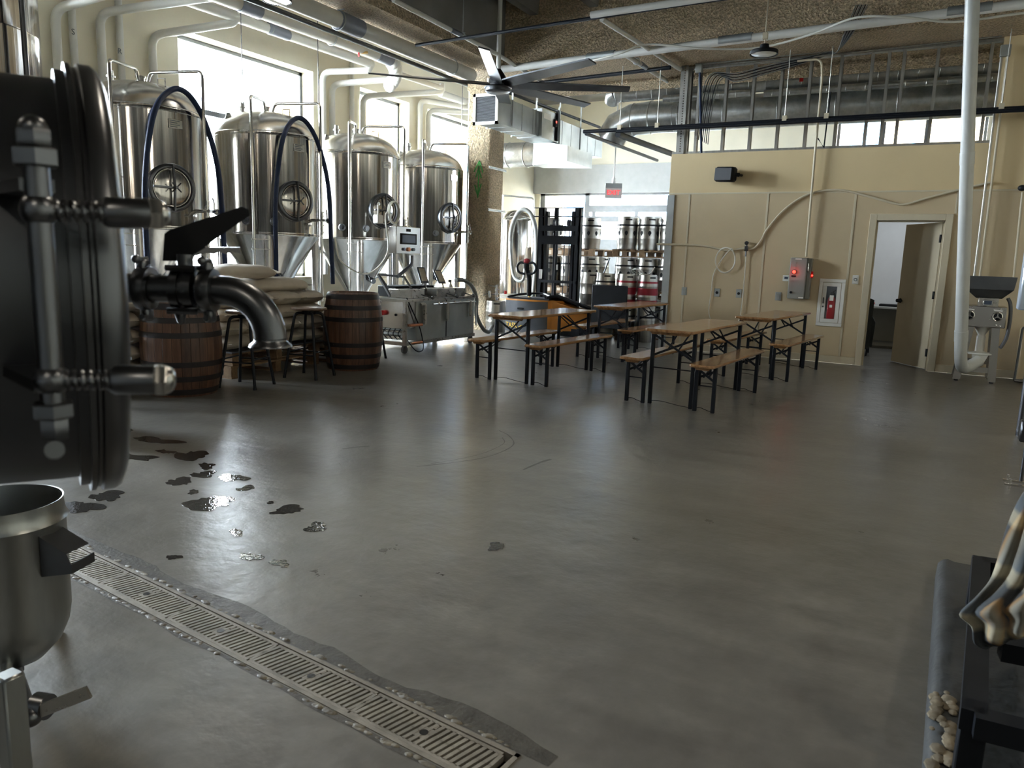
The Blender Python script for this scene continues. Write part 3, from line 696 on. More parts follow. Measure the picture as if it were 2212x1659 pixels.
for i, y in enumerate(TY):
    o = tank if i == 0 else dup(tank)
    o.location = (TX, y, 0); o['label'] = tlab[i]; o['group'] = 'fermentation tanks along the window wall'; T.append(o); WM[o] = Matrix.Translation((TX, y, 0))
# taller tank at the left edge
t0 = thing('bright_tank', 'tall steel tank cut off by the upper left picture corner', 'tank', (TX, 4.16, 0))
R0 = .74
B().lathe([(R0-.01, 1.1), (R0, 1.12), (R0, 3.40), (R0+.004, 3.41), (R0, 3.42), (R0, 4.2), (R0-.05, 4.28), (R0-.2, 4.38), (0, 4.48)], n=72).build('shell', M['steel'], t0, sharp=50, world=False)
B().lathe([(R0-.01, 1.1), (.3, .8), (0, .72)], n=64).build('bottom_head', M['steel2'], t0, world=False)
for a in (-45, 45, 135, 225): B().cyl(pol(.66, a, 0), pol(.66, a, 1.15), .05, n=20).build('leg', M['steel2'], t0, world=False)
b = B(); b.tube(fil([pol(.87, 14, 1.2), pol(.87, 14, 4.3), pol(.3, 14, 4.5)], .07), .024, 12); b.cyl(pol(.7, 14, 3.93), pol(.87, 14, 3.93), .007); b.build('side_pipe', M['dsteel'], t0, world=False)
b = B(); b.tube(fil([pol(.80, -8, 1.2), pol(.80, -8, 4.3), pol(.3, -8, 4.45)], .07), .018, 12); b.build('side_pipe', M['dsteel'], t0, world=False)
# ---- hoses over the tanks
def hose(pts, r, mat, lab, nm='hose', n=8, m=12):
    b = B(); b.tube(spline(pts, n), r, m); return tag(b.build(nm, M[mat], sharp=80), lab, 'hose')
def loop(ty, lab, dz=0):
    xs = TX+TR+.13
    pts = [V((xs-.04, ty-.66, .75)), V((xs-.02, ty-.68, 1.2)), V((xs-.02, ty-.66, 2.1)), V((xs-.04, ty-.50, 2.85)), V((xs-.12, ty-.20, 3.17)), V((xs-.10, ty+.02, 3.16)), V((xs-.04, ty+.20, 2.85)), V((xs+.02, ty+.31, 2.3)), V((xs+.04, ty+.33, 1.6)), V((xs+.04, ty+.36, .95))]
    hose(pts, .032, 'rubber', lab)
loop(TY[0]+.05, 'dark blue hose looped over the leftmost visible fermenter')
loop(TY[1]+.0, 'dark blue hose looped over the second fermenter')
# clear hose from second tank to coil on third manway
c = V((TX+.87*cos(R_(-14))+.03, TY[2]+.87*sin(R_(-14)), 2.06))
b = B(); pts = [V((TX+.97, TY[1]+.32, 1.62)), V((TX+1.0, TY[1]+.42, 1.28)), V((TX+1.05, TY[1]+.95, 1.10)), V((TX+1.0, TY[2]-.45, 1.42)), c+V((.02, -.16, -.1))]
for k in range(26): a = pi-k*.65; pts.append(c+V((.03+.0018*k, .02+.14*cos(a)*(1-.004*k), .0+.17*sin(a))))
b.tube(spline(pts, 5), .013, 10); tag(b.build('hose', M['hoseclear'], sharp=80), 'clear vinyl hose hanging in an arc and coiled on the third fermenter manway', 'hose')
# white foam block on sample port
b = B().bbox((TX+.98, TY[2]-.66, 1.93), (.11, .13, .13), bev=.012); b.cyl((TX+.98, TY[2]-.66, 1.98), (TX+.98, TY[2]-.66, 2.14), .012); b.torus((TX+.98, TY[2]-.64, 2.16), (1, 0, 0), .022, .008, 14, 6); tag(b.build('hanging_bottle', M['whitep']), 'small white bottle hooked beside the third fermenter', 'bottle')
# ---- brite tank behind the column
t1 = thing('serving_tank', 'slim steel tank half hidden behind the rough tan column', 'tank', (-8.2, 15.1, 0))
B().lathe([(0, .45), (.3, .5), (.46, .62), (.46, 2.2), (.45, 2.23), (.3, 2.38), (0, 2.45)], n=56).build('shell', M['steel'], t1, sharp=50, world=False)
for a in (-45, 45, 135, 225): B().cyl(pol(.42, a, 0), pol(.42, a, .8), .03, n=14).build('leg', M['steel2'], t1, world=False)
b = B(); b.tube(fil([pol(.56, -95, .9), pol(.56, -95, 2.72), pol(.45, 0, 2.70), pol(.52, 20, 1.6)], .06), .018, 10); b.tube(fil([pol(.60, -88, .9), pol(.60, -88, 2.72)], .06), .018, 10); b.build('frame_pipe', M['chrome'], t1, world=False)
b = B(); b.torus(pol(.47, -28, 1.15), pol(1, -28, 0), .2, .035, 32, 8); b.lathe([(0, .05), (.12, .045), (.19, 0)], c=pol(.47, -28, 1.15), d=pol(1, -28, 0), n=32); b.build('manway_door', M['steel2'], t1, world=False)
b = B(); b.box((-.01, 0, -.05), (.01, .09, .05), M=Matrix.Translation(pol(.47, -50, 1.95))); b.build('nameplate', M['greyp'], t1, world=False)
p = lambda x, y, d: Yp(x, y, d)
hose([p(1103, 560, 14.35), p(1104, 500, 14.35), p(1118, 462, 14.3), p(1133, 453, 14.3), p(1148, 465, 14.3), p(1158, 500, 14.3), p(1159, 560, 14.3), p(1155, 605, 14.3), p(1150, 650, 14.3)], .045, 'hosegrey', 'thick grey hose arched over the slim tank behind the column')
hose([p(1104, 500, 14.4), p(1103, 540, 14.3), p(1108, 590, 14.25), p(1118, 606, 14.2), p(1130, 604, 14.2), p(1134, 580, 14.25)], .03, 'hosegrey', 'grey hose coiled down the front of the slim tank')
# ================================================================ TABLES AND BENCHES
def make_set(kind):
    L, W, Hh, lab = (1.80, .50, .775, 'beer_table') if kind == 't' else (1.80, .25, .475, 'bench')
    root = thing('folding_table' if kind == 't' else 'folding_bench', 'x', 'table' if kind == 't' else 'bench')
    b = B(); n = 5; r = .035; ps = []
    for cx, cy, a in ((W/2-r, L/2-r, 0), (-W/2+r, L/2-r, 90), (-W/2+r, -L/2+r, 180), (W/2-r, -L/2+r, 270)):
        for k in range(n+1): t = R_(a+90*k/n); ps.append((cx+r*cos(t), cy+r*sin(t)))
    sc = lambda q, f, z: V((q[0]-f*(1 if q[0] > 0 else -1), q[1]-f*(1 if q[1] > 0 else -1), z))
    rings = [[sc(q, .004, Hh-.028) for q in ps], [sc(q, 0, Hh-.022) for q in ps], [sc(q, 0, Hh-.006) for q in ps], [sc(q, .004, Hh) for q in ps]]
    m = len(ps); b.add(sum(rings, []), [(j*m+i, j*m+(i+1) % m, (j+1)*m+(i+1) % m, (j+1)*m+i) for j in range(3) for i in range(m)]+[tuple(range(m-1, -1, -1)), tuple(range(3*m, 4*m))])
    b.build('tabletop' if kind == 't' else 'seat', M['tabletop'], root, world=False)
    for s in (-1, 1):
        y = s*(L/2-.05); q = [V((-W/2+.04, y, Hh-.028)), V((W/2-.04, y, Hh-.028)), V((W/2-.065, y, Hh-.055)), V((-W/2+.065, y, Hh-.055))]
        B().prism(q, (0, -s*.03, 0)).build('end_cleat', M['tabletop'], root, world=False)
    lw = .028; xi = W/2-.035
    for s in (-1, 1):
        y = s*(L/2-.17)
        for x in (-xi, xi):
            b = B(); b.box((x-.015, y-.003, 0), (x+.015, y, Hh-.03)); b.box((x-.015 if x < 0 else x+.012, y-.003, 0), (x-.012 if x < 0 else x+.015, y+.03*(-s) if s < 0 else y-.03, Hh-.03)) if False else b.bbox((x, y-.0, (Hh-.03)/2), (.036, .03, Hh-.03), bev=.003)
            b.build('leg', M['black'], root, world=False)
        z1, z0 = (Hh-.06, Hh-.30) if kind == 't' else (Hh-.05, Hh-.17)
        B().bar((-xi, y-.01, z1), (xi, y-.01, z0), .006, .022, up=(0, 0, 1)).build('cross_brace', M['black'], root, world=False)
        B().bar((-xi, y+.01, z0+.02), (xi, y+.01, z1-(.03 if kind == 't' else .02)), .006, .022).build('cross_brace', M['black'], root, world=False)
        B().cyl((-xi, y, z0-.10 if kind == 't' else z0-.05), (xi, y, z0-.10 if kind == 't' else z0-.05), .006, n=8).build('stretcher', M['black'], root, world=False)
        b = B(); b.tube(fil([(-xi, y, .03), (-xi*.5, y+.03, .035), (xi*.4, y+.02, .012), (xi, y, .012)], .05), .0035, 6); b.build('floor_rod', M['black'], root, world=False)
        yi = y-s*.33
        b = B(); b.bar((xi*.25, y-s*.0, (z0+z1)/2-.03), (xi*.3, yi, Hh-.035), .016, .006); b.build('folding_brace', M['black'], root, world=False)
        b = B(); b.bar((-xi*.25, y-s*.0, (z0+z1)/2-.03), (-xi*.3, yi, Hh-.035), .016, .006); b.build('folding_brace', M['black'], root, world=False)
    return root
tb = make_set('t'); bn = make_set('b')
tabs = [(-4.04, 8.30, -4.6, 'wooden folding table at left, in front of the orange lift truck'), (-2.07, 8.02, -4.6, 'nearest wooden folding table, centre right, with black legs'), (-3.86, 10.98, -3.5, 'wooden folding table farthest back, before the steel kegs'), (-1.74, 10.62, -6.5, 'right hand wooden folding table, closest to the beige wall')]
for i, (x, y, a, lab) in enumerate(tabs):
    o = tb if i == 0 else dup(tb); o.location = (x, y, 0); o.rotation_euler = (0, 0, R_(a)); o['label'] = lab; o['group'] = 'folding beer tables'
ben = [(-4.40, 8.28, -4.6, 'bench on the left side of the left hand table'), (-3.65, 8.25, -4.2, 'glossy bench on the right side of the left hand table'), (-2.44, 8.02, -4.6, 'bench on the left side of the nearest table'), (-1.71, 7.93, -4.4, 'nearest bench, on the right side of the nearest table'),
       (-4.28, 10.92, -3.5, 'bench beyond the farthest table, before the kegs'), (-3.52, 10.80, -4.5, 'bench on the right side of the farthest table'), (-2.16, 10.42, -6.5, 'bench between the right hand table and the beige wall'), (-1.40, 10.50, -6.5, 'bench on the right side of the right hand table')]
for i, (x, y, a, lab) in enumerate(ben):
    o = bn if i == 0 else dup(bn); o.location = (x, y, 0); o.rotation_euler = (0, 0, R_(a)); o['label'] = lab; o['group'] = 'folding benches beside the tables'
# ================================================================ BARRELS
def barrel(x, y, rm, rend, H, lab):
    t = thing('wooden_barrel', lab, 'barrel', (x, y, 0)); pr = lambda z: rm-(rm-rend)*((z/H-.5)*2)**2
    prof = [(rend-.03, .025), (rend-.025, .0), (rend, .0)]+[(pr(H*k/16), H*k/16) for k in range(0, 17)]+[(rend-.025, H), (rend-.03, H-.03)]
    B().lathe(prof, n=84).build('staves', M['stave'], t, sharp=50, world=False)
    B().lathe([(0, H-.03), (rend-.02, H-.03)], n=48).build('head', M['pallet'], t, world=False)
    for z, w in ((.02, .055), (.15, .052), (.29, .052), (H-.34, .052), (H-.20, .052), (H-.075, .06)):
        b = B(); ps = [(pr(z)+.001, z), (pr(z)+.005, z), (pr(z+w)+.005, z+w), (pr(z+w)+.001, z+w)]; b.lathe(ps, n=72); b.sph((0, -pr(z+.02)-.006, z+w/2), .008, (1, .5, 1), 8, 6); b.build('hoop', M['hoop'], t, sharp=50, world=False)
    return t
barrel(-6.38, 4.95, .375, .315, .91, 'brown wooden barrel at left, seen behind the steel valve pipe')
barrel(-6.17, 7.26, .362, .305, .935, 'dark brown wooden barrel standing between two bar stools')
# ================================================================ STOOLS
def make_stool():
    t = thing('bar_stool', 'x', 'stool'); H = .765
    B().lathe([(0, H), (.19, H), (.2, H+.008), (.2, H+.022), (.19, H+.03), (0, H+.03)], n=40).build('seat', M['darkwood'], t, sharp=50, world=False)
    B().cyl((0, 0, H-.05), (0, 0, H), .075, n=20).build('swivel_plate', M['black'], t, world=False)
    for a in (45, 135, 225, 315):
        b = B(); b.tube(fil([pol(.05, a, H-.035), pol(.155, a, H-.035), pol(.285, a, 0)], .07), .0155, 10); b.cyl(pol(.285, a, 0), pol(.28, a, .03), .017, n=10); b.build('leg', M['black'], t, world=False)
    for k in range(4):
        z = .30 if k % 2 else .27; r = .155+.13*(1-z/(H-.035)); B().cyl(pol(r, 45+90*k, z), pol(r, 135+90*k, z), .008, n=8).build('footrest', M['black'], t, world=False)
    return t
st = make_stool()
for i, (x, y, a, lab) in enumerate([(-6.15, 5.55, 18, 'black bar stool between the left barrel and the grain sacks'), (-6.08, 6.40, 12, 'black bar stool with wooden seat, left of the right barrel'), (-6.50, 7.92, 20, 'black bar stool mostly hidden behind the right barrel'), (-6.58, 4.12, 20, 'black bar stool hidden at left, only leg tips showing')]):
    o = st if i == 0 else dup(st); o.location = (x, y, 0); o.rotation_euler = (0, 0, R_(a)); o['label'] = lab; o['group'] = 'black bar stools'
# ================================================================ PALLETS AND SACKS
def pallet(loc, rz, lab, W=1.1, D=1.15, mat='pallet', grp=None):
    t = thing('pallet', lab, 'pallet', loc, R_(rz), grp)
    for k in range(7): x = -W/2+.05+(W-.1)*k/6; B().box((x-.048, -D/2, .12), (x+.048, D/2, .14)).build('top_board', M[mat], t, world=False)
    for y in (-D/2+.05, 0, D/2-.05):
        B().box((-W/2, y-.045, .10), (W/2, y+.045, .12)).build('stringer_board', M[mat], t, world=False)
        for x in (-W/2+.06, 0, W/2-.06): B().box((x-.055, y-.045, .02), (x+.055, y+.045, .10)).build('block', M[mat], t, world=False)
        B().box((-W/2, y-.045, 0), (W/2, y+.045, .02)).build('bottom_board', M[mat], t, world=False)
    return t
pallet((-7.15, 6.45, 0), 4, 'lower wooden pallet under the heap of grain sacks', 1.0, 1.5)
pallet((-7.15, 6.47, .145), 4, 'upper wooden pallet directly under the grain sacks', 1.0, 1.5)
b = B(); b.box((-.52, -.78, 0), (.52, .78, .012)); g = thing('cardboard_sheet', 'dark tray sheet lying on the pallets beneath the grain sacks', 'sheet', (-7.13, 6.46, .288), R_(4)); b.build('sheet', M['greyp'], g, world=False)
def sack(c, sx_, sy_, sz_, rz, lab, seed, tilt=0, grp='paper grain sacks on the pallet'):
    b = B(); n, m = 28, 16; vs = []; fs = []; rnd = random.Random(seed)
    for j in range(m+1):
        v = -pi/2+pi*j/m
        for i in range(n):
            u = 2*pi*i/n
            f = lambda w, e: (abs(w)**e)*(1 if w >= 0 else -1)
            x = sx_*f(cos(v), .55)*f(cos(u), .42); y = sy_*f(cos(v), .55)*f(sin(u), .42); z = sz_*f(sin(v), .8)
            q = V((x, y, z)); nn = noise.noise(q*7+V((seed*3.1, 0, 0)))*.022+noise.noise(q*18+V((0, seed, 0)))*.009
            e = max(abs(x)/sx_, abs(y)/sy_); q.z *= 1-.45*e**6; q += q.normalized()*nn; vs.append(q)
    for j in range(m):
        for i in range(n): fs.append((j*n+i, j*n+(i+1) % n, (j+1)*n+(i+1) % n, (j+1)*n+i))
    b.add(vs, fs)
    for s in (-1, 1):   # sewn end seam
        b.prism([V((s*(sx_-.01), -sy_*.85, -.004)), V((s*(sx_+.03), -sy_*.83, .004)), V((s*(sx_+.03), sy_*.83, .004)), V((s*(sx_-.01), sy_*.85, -.004))], (0, 0, .008))
    Mx = Matrix.Translation(V(c)) @ Matrix.Rotation(R_(rz), 4, 'Z') @ Matrix.Rotation(R_(tilt), 4, 'X')
    b.v = [Mx @ q for q in b.v]; return tag(b.build('grain_sack', M['sack'], sharp=70), lab, 'sack', grp)
z0 = .30; pos = ['leftmost', 'second', 'third', 'rightmost']; lay = ['bottom', 'second', 'third', 'fourth']
for l in range(4):
    for k in range(4):
        zz = z0+.085+.155*l; y = 5.86+.415*k+random.uniform(-.02, .02); x = -7.03+random.uniform(-.03, .02)
        sack((x, y, zz), .42, .215, .088, 3+random.uniform(-4, 4), '%s grain sack in the %s layer of the heap on the pallet' % (pos[k], lay[l]), 10*l+k)
sack((-7.02, 6.75, .30+.085+.155*4), .42, .26, .085, 82, 'long top grain sack lying crosswise on the heap', 71, 3)
sack((-7.05, 6.35, .30+.085+.155*5), .36, .22, .075, 60, 'crumpled topmost grain sack, below the second fermenter', 72, 4)
# clear wrap draped over the right flank of the heap
b = B(); n, m = 18, 14; vs = []
for j in range(m+1):
    for i in range(n+1):
        u = i/n; v = j/m; a = R_(-50+120*u); r = .12+.42*v**.8+.05*noise.noise(V((u*6, v*4, 2))); vs.append(V((-6.98+r*cos(a)*1.0, 7.0+r*sin(a)*.75, 1.04-.62*v**1.2+.03*noise.noise(V((u*9, v*9, 5))))))
b.add(vs, [(j*(n+1)+i, j*(n+1)+i+1, (j+1)*(n+1)+i+1, (j+1)*(n+1)+i) for j in range(m) for i in range(n)])
tag(b.build('plastic_wrap', M['wrap'], sharp=80), 'clear plastic wrap draped down the right side of the sack heap', 'plastic wrap')
# sacks behind the left barrel and flat stack on a second pallet
pallet((-7.15, 4.78, 0), 0, 'wooden pallet hidden behind the left barrel', 1.0, 1.1)
for l in range(5):
    for k in range(2): sack((-7.05, 4.55+.46*k, .225+.16*l), .42, .23, .09, random.uniform(-5, 5), '%s sack, level %s, of the pile behind the left barrel' % (('left', 'right')[k], ('one', 'two', 'three', 'four', 'five')[l]), 100+5*l+k, grp='sacks behind the left barrel')
sack((-7.0, 5.05, .225+.16*5-.01), .34, .2, .08, 40, 'open crumpled sack on top of the pile behind the left barrel', 131, 6, 'sacks behind the left barrel')
pallet((-7.1, 7.85, 0), 3, 'low wooden pallet just left of the right barrel', 1.0, .9)
for l in range(6): sack((-7.05+.02*(l % 2), 7.82, .185+.085*l), .38, .30, .045, 92+random.uniform(-5, 5), 'flat folded sack number %s up in the low stack by the right barrel' % ('one', 'two', 'three', 'four', 'five', 'six')[l], 150+l, grp='flat sacks by the right barrel')
# ================================================================ KEG WASHER
Lw = V((-6.85, 9.68, 0)); t = thing('keg_washer', 'stainless wheeled machine with touchscreen on an arm, before the fermenters', 'machine', Lw)
x0, x1, y0, y1 = -7.25, -6.47, 8.73, 10.62
b = B(); b.bbox(((x0+x1)/2, (y0+.28+y1)/2, .46), (x1-x0, y1-y0-.28, .60), bev=.008); b.build('cabinet', M['ductdull'], t)
b = B(); b.box((x1, y0+1.05, .17), (x1+.002, y0+1.075, .75)); b.build('panel_joint', M['black'], t)
b = B(); b.bbox(((x0+x1)/2, y0+.14, .56), (x1-x0-.04, .28, .42), bev=.008); b.build('front_cabinet', M['steeld'], t)
b = B(); b.box((x0, y0-.01, .74), (x1+.015, y1+.02, .775)); b.build('deck', M['steel2'], t)
b = B()
for (a, q) in (((x0, y0, .14), (x1, y0, .14)), ((x1, y0, .14), (x1, y1, .14)), ((x0, y0, .14), (x0, y1, .14)), ((x0, y1, .14), (x1, y1, .14))): b.bar(a, q, .04, .05)
for (x, y) in ((x0, y0), (x1, y0)): b.bar((x, y, .14), (x, y, .75), .05, .05, up=(0, 1, 0))
b.build('base_frame', M['steel2'], t)
b = B(); 
for k in range(7): b.tube(spline([(x0+.15+.09*k, y0+.03, .36), (x0+.12+.09*k, y0+.0, .27), (x0+.17+.09*k, y0+.04, .19)], 5), .008, 6)
b.build('wiring', M['black'], t)
b = B(); b.cyl((x0+.15, y0+.06, .22), (x1-.1, y0+.06, .22), .035); b.cyl((x0+.1, y0+.1, .30), (x1-.1, y0+.1, .30), .02); b.build('pump', M['chrome'], t)
for (x, y) in ((x1-.03, y0+.03), (x1-.03, y1-.06), (x0+.05, y0+.03), (x0+.05, y1-.06)):
    b = B(); b.cyl((x-.02, y, .055), (x+.02, y, .055), .055, n=20); b.box((x-.03, y-.02, .05), (x-.022, y+.02, .125)); b.box((x+.022, y-.02, .05), (x+.03, y+.02, .125)); b.build('caster', M['greyp'], t)
for k, y in enumerate((9.05, 9.72, 10.2)):
    b = B(); b.bbox((x1-.30, y+.12, .84), (.42, .34, .13), bev=.01); b.build('wash_head', M['steel2'], t)
    b = B(); b.tube([(x1-.1, y+.2, .83), (x1-.02, y+.27, .80), (x1+.03, y+.30, .78)], .008, 8); b.sph((x1+.04, y+.31, .785), .028, (1, 1, 1), 10, 8); b.build('lever', M['dsteel'], t)
b = B(); b.tube(fil([(x1+.05, y0+.62, .69), (x1+.05, y1-.08, .69), (x1+.05, y1-.02, .66), (x1+.05, y1-.02, .3)], .05), .014, 8)
for y in (9.5, 9.62, 9.95, 10.1): b.sph((x1+.05, y, .70), .024, n=10, m=6)
b.build('manifold_pipe', M['chrome'], t)
for y, z0_ in ((9.15, .40), (9.75, .42), (10.42, .45)):
    b = B(); b.tube(fil([(x1+.02, y-.06, .69), (x1+.05, y, .70), (x1+.04, y+.02, z0_)], .05), .028, 10); b.build('drop_pipe', M['steel2'], t)
for z in (.40, .14): b = B(); b.cyl((x1, y0+.12, z), (x1+.03, y0+.38, z), .02, n=12); b.build('copper_stub', M['copper'], t)
b = B(); b.tube(fil([(x1-.01, y0+.05, .8), (x1+.02, y0+.35, .35), (x1+.05, y0+.42, .02), (x1+.1, y0+.15, .012), (x1+.0, y0+.05, .2)], .12, 8), .008, 8); b.build('power_cable', M['black'], t)
b = B(); b.cyl((x0+.42, y0-.005, .57), (x0+.42, y0-.055, .57), .035, n=18); b.build('emergency_stop', M['red'], t)
b = B(); b.cyl((x1-.16, y0-.001, .55), (x1-.16, y0-.012, .55), .018, n=14); b.build('button', M['black'], t)
# folding steel frame above the end, arm and screen
b = B()
for pts in ([Xp(817, 593, -6.9), Xp(873, 598, -6.9)], [Xp(817, 593, -6.9), Xp(843, 640, -6.95)], [Xp(873, 598, -6.75), Xp(902, 645, -6.6)], [Xp(817, 593, -7.1), Xp(850, 640, -7.1)]): b.bar(pts[0], pts[1], .03, .03)
b.build('tilt_frame', M['dsteel'], t)
b = B(); b.tube(fil([Xp(858, 598, -6.9), Xp(889, 572, -6.9), Xp(889, 552, -6.9)], .06), .028, 12); b.build('screen_arm', M['dsteel'], t)
c0 = Xp(857, 490, -6.8); c1 = Xp(907, 490, -6.8); cz = Xp(857, 550, -6.8)
wv = V((c1.x-c0.x+.02, c1.y-c0.y, 0)); wd = wv.length; wn = wv.normalized(); hh = c0.z-cz.z; nn = V((wn.y, -wn.x, 0)); cc = (c0+c1)/2-V((0, 0, hh/2))
Mx = Matrix.Translation(cc) @ Matrix((wn, V((0, 0, 1)), nn)).transposed().to_4x4()
b = B(); b.bbox((0, 0, -.07), (wd, hh, .14), M=Mx, bev=.008); sb = b.build('control_box', M['chrome'], t)
b = B(); b.bbox((0, .02, .004), (wd*.66, hh*.40, .012), M=Mx, bev=.003); b.mat(1); b.box((-wd*.27, .02-hh*.14, .010), (wd*.27, .02+hh*.14, .0115), M=Mx); b.build('touchscreen', [M['blackm'], M['screen']], sb)
b = B()
b.box((-.05, hh*.32, 0), (.05, hh*.42, .004), M=Mx); b.build('display', M['blackm'], sb)
for k in (-1, 0, 1): b = B(); b.cyl(Mx @ V((k*wd*.2, -hh*.33, 0)), Mx @ V((k*wd*.2, -hh*.33, .022)), .022 if k else .03, n=14); b.build('knob', M['copper'] if k == 0 else M['dsteel'], sb)
# black pump unit and tilted keg caps on top
b = B(); b.bbox((-7.05, 9.55, .86), (.34, 1.0, .16), bev=.01); b.build('pump_block', M['blackm'], t)
for k in range(5): b = B(); b.cyl((-6.86, 9.2+.17*k, .86), (-6.84, 9.2+.17*k, .86), .04, n=14); b.build('solenoid', M['greyp'], t)
for (a, q, w) in ((Xp(908, 577, -6.75), Xp(918, 612, -6.6), .16), (Xp(943, 583, -6.75), Xp(956, 613, -6.6), .16)):
    b = B(); d = (q-a).normalized(); s_ = V((.25, 1, 0)).normalized(); u2 = d.cross(s_).normalized(); Mx = Matrix.Translation((a+q)/2) @ Matrix((s_, d, u2)).transposed().to_4x4()
    b.bbox((0, 0, 0), (w, (q-a).length, .025), M=Mx, bev=.012); b.mat(1); b.bbox((0, 0, .012), (w*.72, (q-a).length*.8, .012), M=Mx, bev=.006); b.tube([q, q+V((0, .05, -.12))], .012, 8); b.build('lid', [M['dsteel'], M['chrome']], t)
# spray bottle
c = Xp(973, 616, -6.8); tt = thing('spray_bottle', 'clear spray bottle on top of the wheeled washing machine', 'bottle', (c.x, c.y, .775))
B().lathe([(0, 0), (.045, 0), (.047, .13), (.02, .18), (.016, .21)], n=20).build('bottle', M['whitep'], tt, world=False)
B().bbox((0, -.02, .23), (.025, .09, .04), bev=.008).build('trigger_head', M['greyp'], tt, world=False)
# hose from washer to the keg by the column
hose([Xp(985, 605, -6.7), Xp(1003, 606, -6.7), Xp(1020, 620, -6.6), Xp(1029, 645, -6.55), Xp(1029, 680, -6.6), V((-6.55, 11.05, .20)), V((-6.7, 11.5, .10)), V((-6.95, 12.0, .10)), V((-7.08, 12.28, .12))], .034, 'hosegrey', 'grey hose running from the washing machine down to the lone keg')
# ================================================================ KEGS
def make_keg(r=.199, H=.59, band='black', mark=True):
    t = thing('keg', 'x', 'keg')
    p = [(r*.80, .03), (r*.80, 0), (r*.93, 0), (r*.95, .02), (r*.93, .07), (r*.97, .10), (r, .13), (r, .185), (r*1.02, .195), (r*1.02, .205), (r, .215), (r, .375), (r*1.02, .385), (r*1.02, .395), (r, .405), (r, .455), (r*.97, .49), (r*.93, .52), (r*.95, .57), (r*.93, H), (r*.80, H), (r*.80, H-.05), (r*.3, H-.03), (0, H-.03)]
    B().lathe(p, n=44).build('body', M['keg'], t, sharp=45, world=False)
    B().cyl((0, 0, H-.03), (0, 0, H-.005), .035, n=16).build('valve', M['brass'], t, world=False)
    for a in (-60, 120):
        b = B()
        for k in range(7): b_ = a-16+k*32/6; b.add([pol(r*.955, b_, H-.062), pol(r*.955, b_+5.3, H-.062), pol(r*.955, b_+5.3, H-.035), pol(r*.955, b_, H-.035)], [(0, 1, 2, 3)])
        b.build('hand_hole', M['blackm'], t, world=False)
    if band == 'black':
        b = B(); b.lathe([(r+.0015, .425), (r+.0025, .43), (r+.0025, .452), (r+.0015, .455)], n=44); b.build('band', M['blackm'], t, sharp=60, world=False)
    if band == 'red':
        for z0_, z1_ in ((.44, .475), (.235, .355), (.10, .145)):
            rr = [r*(1.0 if .13 < z < .46 else .985)+.003 for z in (z0_, z1_)]
            b = B(); b.lathe([(rr[0], z0_), (rr[1], z1_)], n=44); b.build('band', M['redband'], t, sharp=60, world=False)
    if mark:
        for k in range(8):
            a = k*45-68; b = B(); ps = []
            for i in range(12):
                u = 2*pi*i/12; ps.append(pol(r+.002, a+R2(.030*cos(u)*(1 if sin(u) > -.2 else .7), r), .295+.045*sin(u)))
            b.add(ps+[pol(r+.003, a, .295)], [(i, (i+1) % 12, 12) for i in range(12)]); b.build('emblem', M['blackm'], t, world=False)
    return t
def R2(x, r): return math.degrees(x/r)
kb = make_keg(); kr = make_keg(.178, .59, 'red', False); kk = make_keg(.178, .59, 'black', False); kn = make_keg(.197, .59, '', False)
used = set()
def keg(src, x, y, z, lab, rz=0, grp='steel kegs in the storage stacks'):
    o = src if src not in used else dup(src); used.add(src)
    o.location = (x, y, z); o.rotation_euler = (0, 0, R_(rz)); o['label'] = lab; o['group'] = grp; return o
PG = 'pallets in the keg stacks'
for z, nm in ((0, 'bottom'), (.74, 'middle'), (1.48, 'top')):
    pallet((-4.62, 13.95, z), 0, nm+' pallet in the right stack of kegs, beside the beige wall', 1.15, 1.1, grp=PG)
    pallet((-6.31, 14.35, z), 0, nm+' pallet in the left stack of kegs, behind the mast', 1.15, 1.1, grp=PG)
tn_ = {0: 'bottom', 1: 'middle', 2: 'top'}
for tr in range(3):
    for k, x in enumerate((-4.99, -4.575, -4.16)):
        keg(kb, x, 13.62, .142+.74*tr, '%s front keg on the %s pallet of the right stack' % (('left', 'centre', 'right')[k], tn_[tr]), rz=[0, 14, -9][(k+tr) % 3])
    for k, x in enumerate((-6.72, -6.31, -5.90)):
        if tr == 2 and k == 1: continue
        keg(kb if tr else kn, x, 14.02, .142+.74*tr, '%s front keg on the %s pallet of the left stack' % (('left', 'centre', 'right')[k], tn_[tr]), rz=[5, -12, 9][(k+tr) % 3])
    if tr < 2:
        for k, x in enumerate((-4.99, -4.575, -4.16)): keg(kb, x, 14.12, .142+.74*tr, '%s rear keg on the %s pallet of the right stack' % (('left', 'centre', 'right')[k], tn_[tr]), rz=20*k)
        for k, x in enumerate((-6.72, -6.31, -5.90)): keg(kn, x, 14.55, .142+.74*tr, '%s rear keg on the %s pallet of the left stack' % (('left', 'centre', 'right')[k], tn_[tr]), rz=20*k)
    if tr < 2: keg(kn, -5.49+.0*tr, 13.16, .0 if tr == 0 else .592, 'narrow pillar keg between both stacks, %s one' % ('lower', 'upper')[tr])
for k, (x, s_) in enumerate(((-5.13, kk), (-4.72, kr), (-4.32, kr))):
    for l in range(2):
        keg(s_ if not (l == 0) else kk, x, 12.98, .592*l, '%s keg of the front row, %s' % (('left, black banded', 'middle', 'right, by the beige wall')[k], ('on the floor', 'upper one')[l]), rz=7*k)
o = keg(kn, -7.13, 12.5, 0, 'lone steel keg at the foot of the rough tan column', grp='lone keg')
b = B(); c = V((-7.13, 12.5, .59)); b.cyl(c, c+V((0, 0, .30)), .02, n=12)
for z in (.05, .12, .2, .27): b.cyl(c+V((0, 0, z)), c+V((0, 0, z+.02)), .038, n=12)
